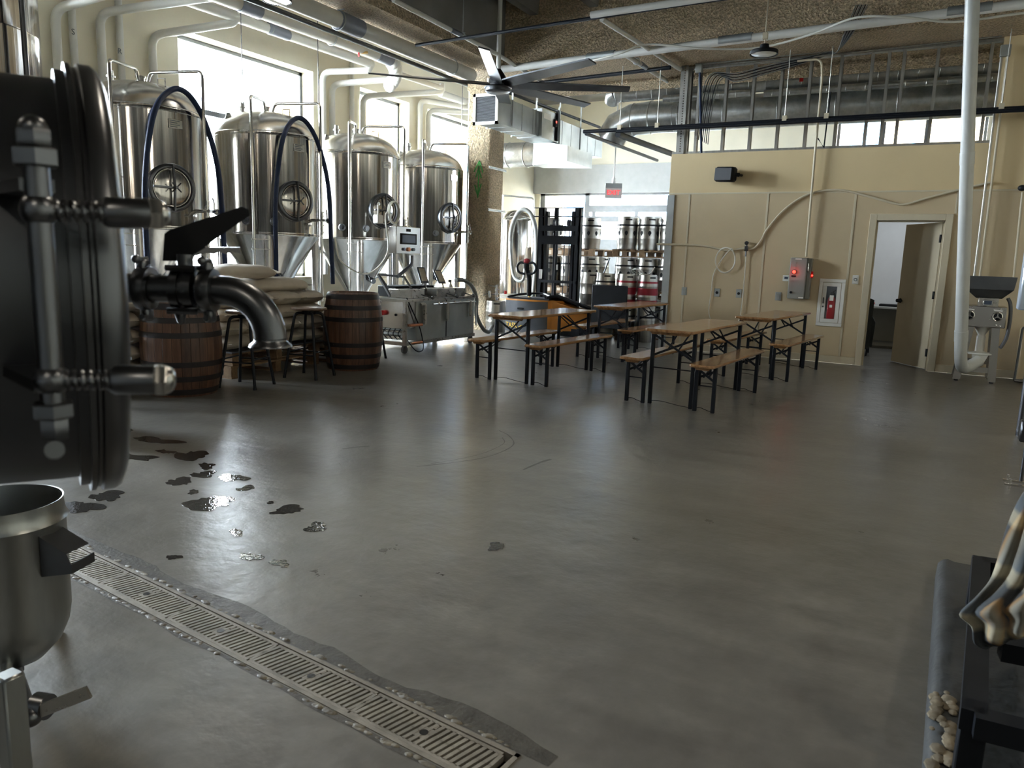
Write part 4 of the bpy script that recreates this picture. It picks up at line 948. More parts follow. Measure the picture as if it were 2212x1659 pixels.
b.cyl(c+V((0, 0, .13)), c+V((-.14, -.08, .10)), .016, n=10); b.cyl(c+V((-.10, -.06, .06)), c+V((-.12, -.07, .18)), .03, n=10)
b.bar(c+V((-.02, 0, .26)), c+V((-.16, -.06, .30)), .03, .012); b.bar(c+V((-.08, -.05, .18)), c+V((-.22, -.12, .09)), .02, .01)
tag(b.build('keg_coupler', M['chrome']), 'steel valve assembly standing on the lone keg by the column', 'valve')
# small bits on the kegs
b = B(); b.tube([Yp(1297, 610, 12.9), Yp(1317, 557, 12.9)], .014, 8); tag(b.build('steel_rod', M['dsteel']), 'long grey rod leaning against the kegs behind the black panel', 'rod')
b = B(); c = V((-4.50, 12.9, 1.22))
for k in range(2): b.torus(c+V((0, .02*k, .02*k)), (.1, .5, .9), .11-.02*k, .008, 24, 8)
b.tube(spline([c+V((.1, 0, -.03)), c+V((.22, .02, -.02)), c+V((.3, .03, .10))], 5), .011, 8); tag(b.build('hose_coil', M['hoseclear']), 'small pale hose coil resting on the red banded kegs', 'hose')
# ================================================================ PALLET STACKER
def yq(px, py, y=12.3): return Yp(px, py, y)
t = thing('pallet_stacker', 'orange and grey electric walkie stacker with tall black mast', 'lift truck', (-6.3, 12.6, 0))
b = B(); ps = []
xa, xb_, yf, yk = -6.80, -5.92, 12.15, 12.75
arc = [V((xa+(xb_-xa)*k/12, yf+.13-.13*sin(pi*k/12)**.8, 0)) for k in range(13)]
def shell(b, z0_, z1_, off=0):
    pts = [V((p.x, p.y-off, z0_)) for p in arc]+[V((xb_, yk, z0_)), V((xa+.05, yk, z0_))]; b.prism(pts, (0, 0, z1_-z0_))
shell(b, .07, .64); b.build('motor_cover', M['greyp'], t)
b = B(); shell(b, .64, .665, .012); b.build('top_deck', M['orange'], t)
b = B(); b.prism([V((xa+.05, yf+.14, .665)), V((xb_, yf+.13, .665)), V((xb_, yk, .665)), V((xa+.1, yk, .665))], (0, 0, .03)); b.tube(spline([V((xa+.02, yf+.16, .69)), V((xa+.2, yf+.34, .74)), V((-6.3, yk, .76)), V((xb_, yf+.25, .72))], 6), .02, 8); b.build('rim', M['black'], t)
b = B(); b.prism([V((xb_, yf+.10, .10)), V((xb_+.17, yf+.35, .10)), V((xb_+.17, yk+.15, .10)), V((xb_, yk, .10))], (0, 0, .56)); 
b.prism([V((xb_+.02, 12.3, .67)), V((xb_+.60, 12.75, .45)), V((xb_+.60, 12.75, .12)), V((xb_+.02, 12.3, .12))], (0, .3, 0)); b.build('side_panel', M['orange'], t)
b = B(); b.tube(fil([V((xb_-.05, 12.28, .72)), V((xb_+.12, 12.4, .75)), V((xb_+.62, 12.8, .52)), V((xb_+.64, 12.82, .1))], .06), .025, 8); b.prism([V((xb_-.1, 12.3, .70)), V((xb_+.12, 12.35, .73)), V((xb_+.62, 12.78, .49)), V((xb_+.6, 13.1, .49)), V((xb_-.1, 12.9, .72))], (0, 0, .03)); b.build('hood', M['black'], t)
b = B(); b.box((xb_+.08, 12.55, .02), (-5.32, 12.95, .16)); b.cyl((-6.4, 12.4, .07), (-6.34, 12.4, .07), .07, n=20); b.build('drive_base', M['black'], t)
b = B(); textmesh(b, 'TASK', (xa+.18, yf+.036, .185), basis((1, -.35, 0), (0, 0, 1)), .13, .004); b.bar((xa+.36, yf-.01, .165), (xa+.42, yf-.012, .20), .012, .03, up=(0, 1, 0)); b.build('lettering', M['yellow'] if 'yellow' in M else M['orange'], t)
b = B(); b.bbox((-6.42, yf-.006, .50), (.13, .02, .035), bev=.008); b.build('slot', M['blackm'], t)
b = B(); b.bar((-5.72, 12.505, .50), (-5.67, 12.545, .50), .03, .11, up=(0, 0, 1)); b.build('warning_label', M['whitep'], t)
b = B(); b.cyl(yq(1092, 635, 12.4), yq(1092, 628, 12.4), .025, n=12); b.build('emergency_button', M['red'], t)
# tiller
ba = V((-6.38, 12.40, .67)); tp = yq(1138, 568, 12.2)
b = B(); b.cyl(ba, ba+V((0, 0, .10)), .022, n=12); b.build('tiller_pivot', M['brass'], t)
b = B(); b.tube(spline([ba+V((.0, 0, .06)), yq(1143, 625, 12.38), yq(1143, 600, 12.3), yq(1138, 580, 12.22), tp], 6), [.045]*6+[.042]*6+[.04]*6+[.05]*7, 10); b.build('tiller_arm', M['blackm'], t)
b = B(); b.sph(tp+V((0, 0, .03)), .06, (1.1, .8, .9), 14, 10); b.build('tiller_head', M['redband'], t)
for s in (-1, 1):
    b = B(); b.tube(spline([tp+V((s*.04, 0, .0)), tp+V((s*.14, 0, -.0)), tp+V((s*.19, 0, -.08)), tp+V((s*.15, 0, -.17)), tp+V((s*.03, 0, -.20))], 6), .022, 8); b.build('tiller_grip', M['black'], t)
# mast
ym = 13.25; xl, xr = -6.62, -5.86
for x in (xl, xr):
    b = B(); s = 1 if x == xl else -1
    b.box((x-.055, ym, .05), (x+.055, ym+.03, 2.36)); b.box((x-.055, ym, .05), (x-.035, ym+.14, 2.36)); b.box((x+.035, ym, .05), (x+.055, ym+.14, 2.36)); b.box((x+s*.075, ym+.03, .3), (x+s*.13, ym+.13, 2.30)); b.build('mast_rail', M['black'], t)
b = B(); b.cyl((xl+.29, ym+.08, .1), (xl+.29, ym+.08, 2.36), .045, n=18); b.build('lift_cylinder', M['black'], t)
for z, h in ((1.93, .10), (1.68, .16), (.5, .14), (.95, .05)): B().box((xl-.03, ym-.02, z), (xr+.03, ym+.03, z+h)).build('crossbar', M['black'], t)
b = B()
for z in (2.36, 2.20): b.cyl((xl-.15, ym, z), (xr+.12, ym, z), .010, n=8)
b.build('top_guard', M['black'], t)
for x in (-6.34, -6.05): b = B(); b.cyl((x-.02, ym+.05, 2.08), (x+.03, ym+.05, 2.08), .065, n=20); b.build('chain_wheel', M['dsteel'], t)
for x in (-6.31, -6.12, -6.02): b = B(); b.bar((x, ym+.03, .6), (x, ym+.03, 2.08), .012, .02, up=(0, 1, 0)); b.build('lift_chain', M['dsteel'], t)
for x in (xl+.12, xr-.12): b = B(); b.box((x-.05, ym+.14, .05), (x+.05, 14.0-.18, .10)); b.build('fork', M['black'], t)
b = B(); b.box((xl+.0, ym-.004, 1.02), (xl+.07, ym-.001, 1.2)); b.box((xl+.36, ym-.004, 1.2), (xl+.40, ym-.001, 1.3)); b.build('label_plate', M['whitep'], t)
# black panel on the truck's right and parcel behind the mast
b = B(); b.bbox((-4.87, 12.55, .60), (.66, .04, .76), bev=.01); b.box((-5.15, 12.50, 0), (-5.10, 12.70, .25)); b.box((-4.65, 12.50, 0), (-4.60, 12.70, .25)); tag(b.build('black_board', M['blackm']), 'square black board standing before the kegs, right of the mast', 'board')
b = B(); b.bbox((-7.05, 15.2, 1.15), (.9, .5, 1.1), bev=.02); tag(b.build('parcel_stack', M['sack']), 'brown cardboard load seen through the black mast', 'boxes')
# ================================================================ CEILING SERVICES
def pipe(pts, r, mat, name, lab, cat='pipe', fr=0, n=14, couplings=(), cm='coup', group=None):
    b = B(); b.tube(fil(pts, fr) if fr else [V(p) for p in pts], r, n)
    if couplings:
        t = thing(name, lab, cat, pts[0], 0, group); b.build(name.split('_')[-1] if False else 'pipe_run', M[mat], t)
        for (p, d, l) in couplings:
            c = B(); d = V(d).normalized(); p = V(p); c.cyl(p-d*l/2, p+d*l/2, r*1.12, n=n); c.build('coupling', M[cm], t)
        return t
    return tag(b.build(name, M[mat], sharp=60), lab, cat, group)
Y_ = V((0, 1, 0))
pA, pA2 = Xp(500, 52, -8.95), Xp(786, 146, -8.95)
pipe([(-8.95, 3.0, 4.57), (-8.95, 11.05, 4.67), ], .070, 'pvc', 'drain_pipe', 'lowest white pipe slanting along the top of the side windows', couplings=[((-8.95, 8.85, 4.643), Y_, .42)])
pipe([(-8.95, 13.2, 4.60), (-8.95, 18.8, 4.67)], .070, 'pvc', 'drain_pipe', 'far white pipe ending behind the rough tan column', couplings=[((-8.95, 14.4, 4.615), Y_, .4), ((-8.95, 15.3, 4.626), Y_, .3)])
pipe([(-8.3, 3, 4.54), (-8.3, 10.45, 4.62)], .095, 'pvc', 'drain_pipe', 'large white pipe ending in a ribbed white joint, over the fermenters', couplings=[((-8.3, 7.7, 4.590), Y_, .35), ((-8.3, 10.55, 4.62), Y_, .36)])
b = B()
for k in range(7):
    a = k/6*pi*.6; c = V((-8.3-.16*(1-cos(a)), 10.78+.16*sin(a)*1.5, 4.60-.05*k)); b.sph(c, .135, (1, .55, 1), 18, 12)
tag(b.build('ribbed_joint', M['whitep'], sharp=80), 'fat white ribbed flexible joint at the end of the large white pipe', 'pipe joint')
pipe([(-6.98, 2.5, 4.33), (-6.98, 11.2, 4.36)], .105, 'pvc', 'drain_pipe', 'big grey white pipe under the edge of the rough beam', couplings=[((-6.98, 8.15, 4.35), Y_, .45), ((-6.98, 5.8, 4.34), Y_, .3)])
pipe([(-7.98, 3, 4.55), (-7.98, 13.0, 4.58)], .035, 'black', 'sprinkler_main', 'thin black pipe between the two largest white pipes overhead')
# branches from the window wall
def branch(px, py, yh, hx, hz, lab, low=1.0):
    w = Xp(px, py, XW+.09); pts = [V((w.x, w.y, low)), V((w.x, w.y, w.z)), V((hx, yh, hz-.10)), V((hx, yh, hz+.05))]
    pipe(pts, .055, 'pvc', 'branch_pipe', lab, fr=.16)
branch(118, 20, 6.5, -8.3, 4.7, 'white wall pipe at far left, marked with a small letter')
branch(215, 28, 7.3, -8.3, 4.72, 'second white wall pipe from the left, bending toward the ceiling')
branch(328, 76, 8.05, -8.95, 4.66, 'white wall pipe just left of the largest window')
branch(697, 155, 11.0, -8.95, 4.66, 'white wall pipe just right of the largest window')
branch(717, 182, 11.45, -8.75, 4.60, 'second white wall pipe right of the largest window')
branch(784, 208, 12.75, -8.6, 4.62, 'white wall pipe bending beside the second window')
branch(908, 215, 14.2, -8.9, 4.6, 'white wall pipe between second and third windows')
branch(926, 238, 14.7, -8.7, 4.55, 'white wall pipe over the left edge of the third window')
for px, py, lab in ((157, 60, 'straight white riser pipe, left one on the window wall'), (258, 60, 'straight white riser pipe, second on the window wall'), (760, 195, 'straight white riser pipe by the second window')):
    w = Xp(px, py, XW+.07); pipe([(w.x, w.y, .0), (w.x, w.y, 5.45)], .045, 'pvc', 'riser_pipe', lab)
b = B()
for px, py in ((158, 69), (131, 129)):
    w = Xp(px, py, XW+.125); textmesh(b, 'S', w, basis((0, 1, 0), (0, 0, 1)), .10, .002)
w = Xp(259, 111, XW+.125); textmesh(b, 'R', w, basis((0, 1, 0), (0, 0, 1)), .10, .002)
tag(b.build('pipe_marking', M['greyp']), 'small dark letters marked on the white wall pipes at left', 'lettering')
pipe([(-8.75, 11.5, 4.6), (-8.6, 12.75, 4.58)], .05, 'pvc', 'branch_pipe', 'short white pipe linking two elbows over the second window')
# red handled valve
b = B(); c = Xp(775, 114, -8.3); b.cyl(c, c+V((.1, .1, .02)), .02, n=10); b.mat(1); b.torus(c, (1, .8, 0), .05, .014, 16, 6); tag(b.build('valve', [M['brass'], M['red']]), 'small red wheel valve below the large white pipe', 'valve')
# white pipe under the rough beam and other mains across
pipe([(-6.6, 11.14, 4.39), (3.5, 10.42, 4.39)], .055, 'pvc', 'sprinkler_main', 'long white pipe running under the rough ceiling beam', couplings=[((x, 11.14-(x+6.6)*.0713, 4.40), (1, -.0713, 0), .45) for x in (-4.6, -2.6, .1)], cm='ductdull')
pipe([(-6.7, 9.25, 4.33), (-3.05, 9.1, 4.36), (2.5, 8.9, 4.36)], .022, 'black', 'sprinkler_line', 'thin black pipe crossing in front of the ceiling fan pole')
pipe([(-3.95, 9.07, 4.37), (2.5, 8.83, 4.37)], .04, 'pvc', 'conduit', 'grey pipe beside the thin black pipe at top centre')
pipe([(-6.6, 12.12, 4.36), (-3.8, 11.85, 4.36)], .03, 'black', 'sprinkler_line', 'black pipe passing behind the right fan blades')
pipe([Zp(1300, 42, 4.40), Zp(1470, 150, 4.40)], .030, 'pvc', 'conduit', 'white diagonal pipe above the steel corner post')
pipe([Zp(1345, 115, 4.39), Zp(1462, 188, 4.39)], .034, 'pvc', 'conduit', 'second white diagonal pipe with grey coupling, near the ducts', couplings=[(Zp(1390, 142, 4.39), Y_, .2)])
pipe([Zp(850, 0, 4.41), Zp(1070, 115, 4.41), Zp(1255, 228, 4.41)], .030, 'pvc', 'conduit', 'white diagonal pipe passing behind the fan pole', couplings=[(Zp(985, 70, 4.41), Y_, .25), (Zp(1190, 188, 4.41), Y_, .3)])
hose([Zp(1105, 175, 4.3), Zp(1200, 150, 4.25), Zp(1330, 118, 4.22), Zp(1400, 96, 4.35), Zp(1520, 105, 4.25), Zp(1640, 103, 4.25), Zp(1750, 75, 4.3), Zp(1850, 38, 4.36), Zp(1960, 38, 4.3), Zp(2060, 47, 4.25), Zp(2212, 28, 4.3)], .014, 'hoseclear', 'long white cable sagging along the pipe under the beam', nm='cable')
# black insulated lines
zb = 3.48; ybk = 11.85
for dz, dy, r, lab in ((0, 0, .030, 'upper'), (-.035, -.075, .026, 'front lower')):
    pipe([(-5.2 if dz == 0 else -4.6, ybk+dy, zb+dz), (3.0, ybk+dy, zb+dz)], r, 'black', 'insulated_line', '%s black insulated line crossing in front of the open studs' % lab)
pipe([(-5.24, 12.05, zb), (-5.16, 15.6, zb)], .030, 'black', 'insulated_line', 'black insulated line turning back toward the exit sign')
pipe([(-4.62, 11.9, zb-.06), (-4.45, 14.4, zb-.06)], .05, 'blackm', 'insulated_line', 'thick black insulated line running diagonally toward the corner post')
pipe([(-6.72, 11.5, 4.22), (-6.52, 15.7, 4.22)], .028, 'black', 'insulated_line', 'black line above the rectangular duct')
for k, px in enumerate((1340, 1421, 1695, 1785, 2160)):
    c = V((Yp(px, 255, ybk).x, ybk, zb)); b = B(); b.cyl(c+V((0, 0, .02)), (c.x, c.y, 4.46), .006, n=6); b.mat(1); b.box((c.x-.03, c.y-.04, c.z-.01), (c.x+.03, c.y+.04, c.z+.07)); tag(b.build('pipe_hanger', [M['stud'], M['trimbeige']]), '%s hanger rod holding the black lines' % ('first', 'second', 'third', 'fourth', 'fifth')[k]+' counted from left', 'hanger', 'rods holding the black lines')
hg = [(740, 88, 300, -8.25, 4.9), (880, 60, 175, None, 0)]
rods = [((-8.3, 9.0), 2.95, 'over the second fermenter'), ((-8.35, 7.6), 3.3, 'in front of the largest window'), ((-8.3, 13.0), 3.6, 'over the farthest fermenter')]
for (x, y), z, lab in rods:
    b = B(); b.cyl((x, y, 3.35 if z < 3.4 else z), (x, y, ZC), .006, n=6); tag(b.build('hanger_rod', M['dsteel']), 'thin dark rod hanging '+lab, 'rod', 'thin hanging rods')
def clevis(c, r, top, lab):
    b = B(); c = V(c); b.torus(c, (0, 1, 0), r*1.15, .008, 24, 6); b.cyl(c+V((0, 0, r*1.15)), (c.x, c.y, top), .006, n=6); b.bar(c+V((-r, 0, r*1.2)), c+V((r, 0, r*1.2)), .02, .008); tag(b.build('clevis_hanger', M['ductdull']), lab, 'hanger', 'clevis hangers on the overhead pipes')
clevis((-6.98, 7.95, 4.345), .105, ZC, 'pipe clevis on the big pipe, nearer one')
clevis((-6.98, 10.6, 4.357), .105, ZC, 'pipe clevis on the big pipe, farther one')
clevis((-8.95, 8.7, 4.64), .065, ZC, 'pipe clevis on the lowest white pipe above the largest window')
clevis(Zp(1000, 78, 4.41), .035, ZC, 'pipe clevis left of the ceiling fan')
clevis(Zp(1375, 133, 4.39), .04, ZC, 'pipe clevis on the diagonal pipe near the ducts')
clevis((-8.3, 9.3, 4.607), .095, ZC, 'pipe clevis on the large white pipe')
# rectangular duct
t = thing('air_duct', 'rectangular galvanised duct hanging right of the rough column', 'duct', (-6.75, 11.3, 3.6))
xd0, xd1, zd0, zd1, yd0, yd1 = -6.98, -6.56, 3.62, 4.06, 11.35, 16.0
b = B(); b.box((xd0, yd0, zd0), (xd1, yd1, zd1))
for y in [yd0+.04+k*.42 for k in range(11)]: b.box((xd0-.006, y, zd0-.006), (xd1+.006, y+.015, zd1+.006))
b.build('duct_body', M['ductdull'], t)
b = B(); 
for (a0, a1, c0, c1) in ((xd0-.03, xd1+.03, zd0-.03, zd0+.02), (xd0-.03, xd1+.03, zd1-.02, zd1+.03), (xd0-.03, xd0+.02, zd0-.03, zd1+.03), (xd1-.02, xd1+.03, zd0-.03, zd1+.03)): b.box((a0, yd0-.03, c0), (a1, yd0, c1))
gr = b.build('grille_frame', M['whitep'], t)
b = B(); b.box((xd0+.02, yd0-.003, zd0+.02), (xd1-.02, yd0-.001, zd1-.02)); b.build('grille_back', M['blackm'], gr)
b = B()
for k in range(22): z = zd0+.03+k*.0185; b.box((xd0+.02, yd0-.018, z), (xd1-.02, yd0-.004, z+.006))
b.build('grille_louvre', M['greyp'], gr)
b = B(); b.bbox(((xd0+xd1)/2+.02, 13.2, 3.86), (xd1-xd0+.10, .62, .52), bev=.006); b.build('heater_box', M['ductdull'], t)
b = B(); b.box((xd1+.07, 12.95, 3.95), (xd1+.073, 13.25, 4.05)); b.build('label_plate', M['whitep'], t)
b = B(); b.box((xd1+.07, 13.45, 3.62), (xd1+.12, 13.52, 4.16)); b.build('control_strip', M['blackm'], t)
b = B(); b.bbox((xd1+.09, 13.40, 3.93), (.05, .09, .14), bev=.01); b.mat(1); b.box((xd1+.116, 13.38, 3.93), (xd1+.118, 13.42, 3.97)); b.build('switch_box', [M['blackm'], M['ledred']], t)
b = B(); b.cyl((-7.9, 13.9, 3.45), (-7.05, 13.9, 3.45), .24, n=36)
for x in (-7.9, -7.7, -7.3): b.torus((x, 13.9, 3.45), (1, 0, 0), .243, .008, 36, 6)
b.build('round_takeoff', M['duct'], t)
b = B(); b.add([V((-7.05, 13.66, 3.21)), V((-7.05, 14.14, 3.21)), V((-7.05, 14.14, 3.69)), V((-7.05, 13.66, 3.69)), V((-6.15, 13.3, 3.22)), V((-6.15, 14.5, 3.22)), V((-6.15, 14.5, 3.5)), V((-6.15, 13.3, 3.5))], [(0, 1, 2, 3), (4, 5, 6, 7), (0, 1, 5, 4), (1, 2, 6, 5), (2, 3, 7, 6), (3, 0, 4, 7)]); b.build('transition', M['ductdull'], t)
for x in (-7.02, -6.52):
    for y in (11.8, 12.7, 13.7, 14.7): b = B(); b.bar((x, y, 3.60), (x, y, 4.5), .03, .002, up=(0, 1, 0)); b.build('hanger_strap', M['ductdull'], t)
# round ducts behind the studs
def spiral(x0, x1, y, z, r, lab, sc=.28, skew=.12):
    t = thing('round_duct', lab, 'duct', ((x0+x1)/2, y, z)); b = B(); b.cyl((x0, y, z), (x1, y, z), r, n=48); b.build('duct_body', M['duct'], t, sharp=60)
    b = B(); n = int((x1-x0)/sc)
    for k in range(n):
        x = x0+sc*(k+.5); pts = [V((x+skew*r*sin(a), y+r*1.004*cos(a), z+r*1.004*sin(a))) for a in [2*pi*i/30 for i in range(30)]]; b.tube(pts, .006, 5, closed=True)
    b.build('spiral_seam', M['duct'], t); return t
d1 = spiral(-5.33, 4.9, 13.6, 4.42, .15, 'upper slim round duct behind the open studs')
d2 = spiral(-4.75, 4.9, 13.9, 4.02, .28, 'lower large round duct behind the open studs', .9, 0)
b = B(); b.torus((-5.33, 13.6, 4.42), (1, 0, 0), .152, .012, 36, 6); b.tube([(-5.33, 13.6, 4.42), (-5.42, 13.64, 4.40), (-5.48, 13.75, 4.34)], [.15, .15, .145], 24); b.build('duct_elbow', M['duct'], d1)
b = B(); b.tube([(-4.75, 13.9, 4.02), (-5.1, 13.9, 4.0), (-5.4, 13.92, 3.88), (-5.55, 14.0, 3.70)], [.285, .285, .29, .29], 36)
b.build('duct_elbow', M['duct'], d2); b = B()
for p in ((-5.08, 13.9, 4.0), (-4.75, 13.9, 4.02), (-4.2, 13.9, 4.02)): b.torus(p, (1, 0, 0), .286, .01, 36, 6)
b.build('joint_ring', M['duct'], d2)
spiral(-4.4, -2.9, 13.45, 4.24, .06, 'small short round duct between the two big ones')
spiral(.0-2.7, 4.9, 13.5, 4.22, .055, 'thin round duct under the upper slim duct')
b = B(); c = Yp(1731, 172, 13.44); b.box((c.x-.03, 13.445, c.z-.03), (c.x+.03, 13.448, c.z+.03)); tag(b.build('duct_sticker', M['red']), 'small red sticker on the upper slim duct', 'sticker')
# corner stud with perforation strip
b = B(); x = -3.66; b.box((x-.07, YB-.02, 3.12), (x+.05, YB-.015, 4.46)); b.mat(1)
for k in range(34): z = 3.15+k*.038; b.box((x-.012, YB-.0225, z), (x+.006, YB-.0205, z+.018))
tag(b.build('perforated_post', [M['stud'], M['chrome']]), 'perforated galvanised corner post at the left end of the studs', 'post')
# conduits and cables by the studs
pipe([Yp(1515, 330, 12.1), Yp(1512, 150, 12.1)], .018, 'rubber', 'cable', 'dark cable climbing beside the perforated corner post', 'cable')
random.seed(11)
for k in range(7):
    y = 12.1+.012*k; o_ = k*4
    pts = [Yp(1505+o_, 300+2*k, y), Yp(1512+o_, 250, y), Yp(1520+o_*1.2, 190, y), Yp(1540+o_, 158+k*1.5, y), Yp(1590, 158+k*3, y), Yp(1650, 143+k*3, y), Yp(1730, 126+k*2, y), Yp(1790, 112+k, y), Yp(1808, 112, 11.9), Yp(1825+3*k, 70, 11.2), Yp(1850+4*k, 10, 11.1)]
    hose(pts, .007, 'black' if k % 2 else 'hosegrey', '%s strand of the loose cable bundle swagged across the studs' % ('first', 'second', 'third', 'fourth', 'fifth', 'sixth', 'seventh')[k], nm='cable', n=6, m=6)
for k, (a, q, r) in enumerate((((1500, 150), (1800, 118), .014), ((1502, 140), (2140, 72), .016), ((1800, 118), (2165, 78), .01))):
    pipe([Yp(*a, 12.14), Yp(*q, 12.14)], r, 'stud', 'conduit', '%s horizontal steel conduit fixed near the top of the studs' % ('short', 'long', 'right hand')[k])
pipe([Yp(1762, 128, 12.12)+V((-.25, 0, .0)), Yp(1775, 127, 12.12), V((-1.63, 12.12, 4.1)), V((-1.63, 12.12, 3.1)), V((-1.62, 12.14, 1.56))], .017, 'trimbeige', 'conduit', 'painted vertical conduit dropping to the grey control box', fr=.1)
pipe([Yp(1740, 300, 12.15)+V((.17, 0, 0)), V((-1.52, 12.15, 3.13)), V((-1.5, 12.15, 3.9))], .01, 'black', 'conduit', 'thin black conduit beside the painted vertical conduit')
for k, (px, dx_) in enumerate(((2165, 0), (2178, 0))):
    a = Yp(px, 110, 12.12); pipe([(a.x+.0, 12.12, 4.2), (a.x+.02, 12.12, 1.3)], .016, 'trimbeige' if k else 'stud', 'conduit', '%s vertical conduit behind the grain mill' % ('left', 'right')[k])
b = B(); c = Yp(2172, 110, 12.1); b.bbox(c, (.12, .08, .14), bev=.006); tag(b.build('junction_box', M['box']), 'grey junction box at the top of the twin conduits', 'junction box')
b = B(); c = Yp(1510, 148, 12.1); b.bbox(c, (.10, .07, .13), bev=.006); tag(b.build('junction_box', M['box']), 'grey junction box beside the perforated corner post', 'junction box')
pipe([Yp(2209, 415, 12.12), Yp(2190, 600, 12.12)], .015, 'trimbeige', 'conduit', 'thin conduit below the dark knob at the right edge')
b = B(); c = Yp(2208, 406, 12.08); b.sph(c, .05, (1, 1, .8)); tag(b.build('bell_fixture', M['black']), 'dark rounded fixture at the right picture edge', 'fixture')
# ================================================================ FAN
t = thing('ceiling_fan', 'large grey ceiling fan with long flat blades', 'fan', (-6.0, 10.39, 3.95))
fc = V((-6.0, 10.39, 0))
b = B(); b.cyl(fc+V((0, 0, 4.2)), fc+V((0, 0, ZC)), .034, n=18); b.build('down_rod', M['pvc'], t)
b = B(); b.lathe([(0, 3.86), (.16, 3.86), (.19, 3.88), (.19, 3.94), (.14, 3.96), (.14, 4.05), (.10, 4.12), (.04, 4.2), (.0, 4.2)], c=fc, n=40); b.torus(fc+V((0, 0, 3.93)), (0, 0, 1), .2, .012, 36, 6); b.build('motor_housing', M['dsteel'], t, sharp=40)
for px, py in ((1295, 125), (1360, 190), (1270, 225), (1100, 238), (1042, 92), (795, 155)):
    tp = Zp(px, py, 4.0); d = (tp-V((fc.x, fc.y, 4.0))); l = min(d.length, 2.0); d = V((d.x, d.y, 0)).normalized(); s_ = V((-d.y, d.x, 0)); b = B(); vs = []; n = 12
    for k in range(n+1):
        u = k/n; r = .14+(l-.14)*u; w = .075+.03*sin(min(1, u*4)*pi/2)-.03*u; tw = -R_(22-8*u); c = V((fc.x, fc.y, 3.98))+d*r
        for sx_, sz_ in ((-1, -1), (1, -1), (1, 1), (-1, 1)): vs.append(c+(s_*cos(tw)+V((0, 0, sin(tw))))*w*sx_+V((0, 0, .010*sz_)))
    b.add(vs, [(k*4+i, k*4+(i+1) % 4, (k+1)*4+(i+1) % 4, (k+1)*4+i) for k in range(n) for i in range(4)]+[(0, 1, 2, 3), (n*4+3, n*4+2, n*4+1, n*4)]); b.build('blade', M['dsteel'], t)
# high bay lamps
def highbay(c, lab, lit=False, r=.17):
    t = thing('pendant_lamp', lab, 'lamp', c); c = V(c)
    b = B(); b.lathe([(0, .12), (.05, .12), (.06, .07), (r*.8, .05), (r, .02), (r, 0), (r-.01, 0), (r-.02, .01), (0, .012)], c=c, n=36); b.torus(c+V((0, 0, .035)), (0, 0, 1), r*.93, .012, 36, 6); b.build('lamp_housing', M['blackm'], t, sharp=40)
    b = B(); b.lathe([(0, .002), (r-.03, .002), (r-.02, .008)], c=c, n=36); b.build('lamp_lens', M['lamp'] if lit else M['ledoff'], t)
    b = B(); b.bbox(c+V((0, 0, .22)), (.06, .06, .08), bev=.005); b.cyl(c+V((0, 0, .1)), (c.x, c.y, ZC), .008, n=8); b.build('stem', M['trimbeige'], t)
highbay(Zp(1650, 118, 4.0), 'black round pendant lamp hanging before the open studs')
highbay(Zp(598, 3, 4.25), 'glowing round lamp at the top picture edge over the pipes', True)
for k, (x, y) in enumerate(((-1.5, 3.0), (2.5, 2.0), (-4.5, -.5), (1.0, -2.5), (2.8, 7.0))):
    l = bpy.data.lights.new('bay', 'AREA'); l.shape = 'DISK'; l.size = .3; l.energy = BAYW; l.color = (1, .86, .66)
    o = bpy.data.objects.new('bay_light', l); COL.objects.link(o); o.location = (x, y, 4.1)
    highbay((x, y, 4.12), 'round pendant lamp out of the picture, ' + ('above the near floor', 'above the right foreground', 'above the left vessels', 'behind the camera', 'near the right wall')[k], True)
# exit sign
c = Yp(1325, 415, 14.0); t = thing('exit_sign', 'lit red EXIT sign hanging from a white rod', 'sign', c)
b = B(); b.cyl(c+V((0, 0, .2)), (c.x, c.y, 4.5), .012, n=10); b.cyl(c+V((0, 0, .17)), c+V((0, 0, .26)), .035, n=14); b.build('rod', M['pvc'], t)
nv = V((.43, -.9, 0)).normalized(); rt = V((-nv.y, nv.x, 0)); rt = rt if rt.x > 0 else -rt; Mx = Matrix.Translation(c) @ basis(rt, (0, 0, 1)).to_4x4()
b = B(); b.bbox((0, .12, 0), (.32, .09, .05), M=Mx, bev=.005); b.build('housing', M['ductdull'], t)
b = B(); b.bbox((0, -.015, 0), (.32, .2, .012), M=Mx, bev=.003); b.build('panel', M['whitep'], t)
b = B(); textmesh(b, 'EXIT', Mx @ V((0, -.012, .009)), basis(rt, (0, 0, 1)), .125, .002); b.build('lettering', M['exitred'], t)
# ================================================================ ON THE BEIGE WALL
yw = YB-.0062
t = thing('loudspeaker', 'black loudspeaker mounted high on the beige wall', 'speaker', (-2.9, 12.1, 2.79))
c = Yp(1568, 377, 12.02); rx = Matrix.Translation(c) @ Matrix.Rotation(R_(-18), 4, 'Z') @ Matrix.Rotation(R_(3), 4, 'Y')
b = B(); b.bbox((0, 0, 0), (.32, .16, .22), M=rx, bev=.03); b.build('cabinet', M['blackm'], t); b = B(); b.bbox((-.0, -.083, 0), (.29, .012, .19), M=rx, bev=.006); b.build('grille', M['black'], t)
b = B(); b.cyl(rx @ V((.14, .02, 0)), rx @ V((.2, .06, 0)), .03, n=12); b.cyl(rx @ V((.19, .05, 0)), V((c.x+.2, yw, c.z)), .02, n=10); b.build('bracket', M['black'], t)
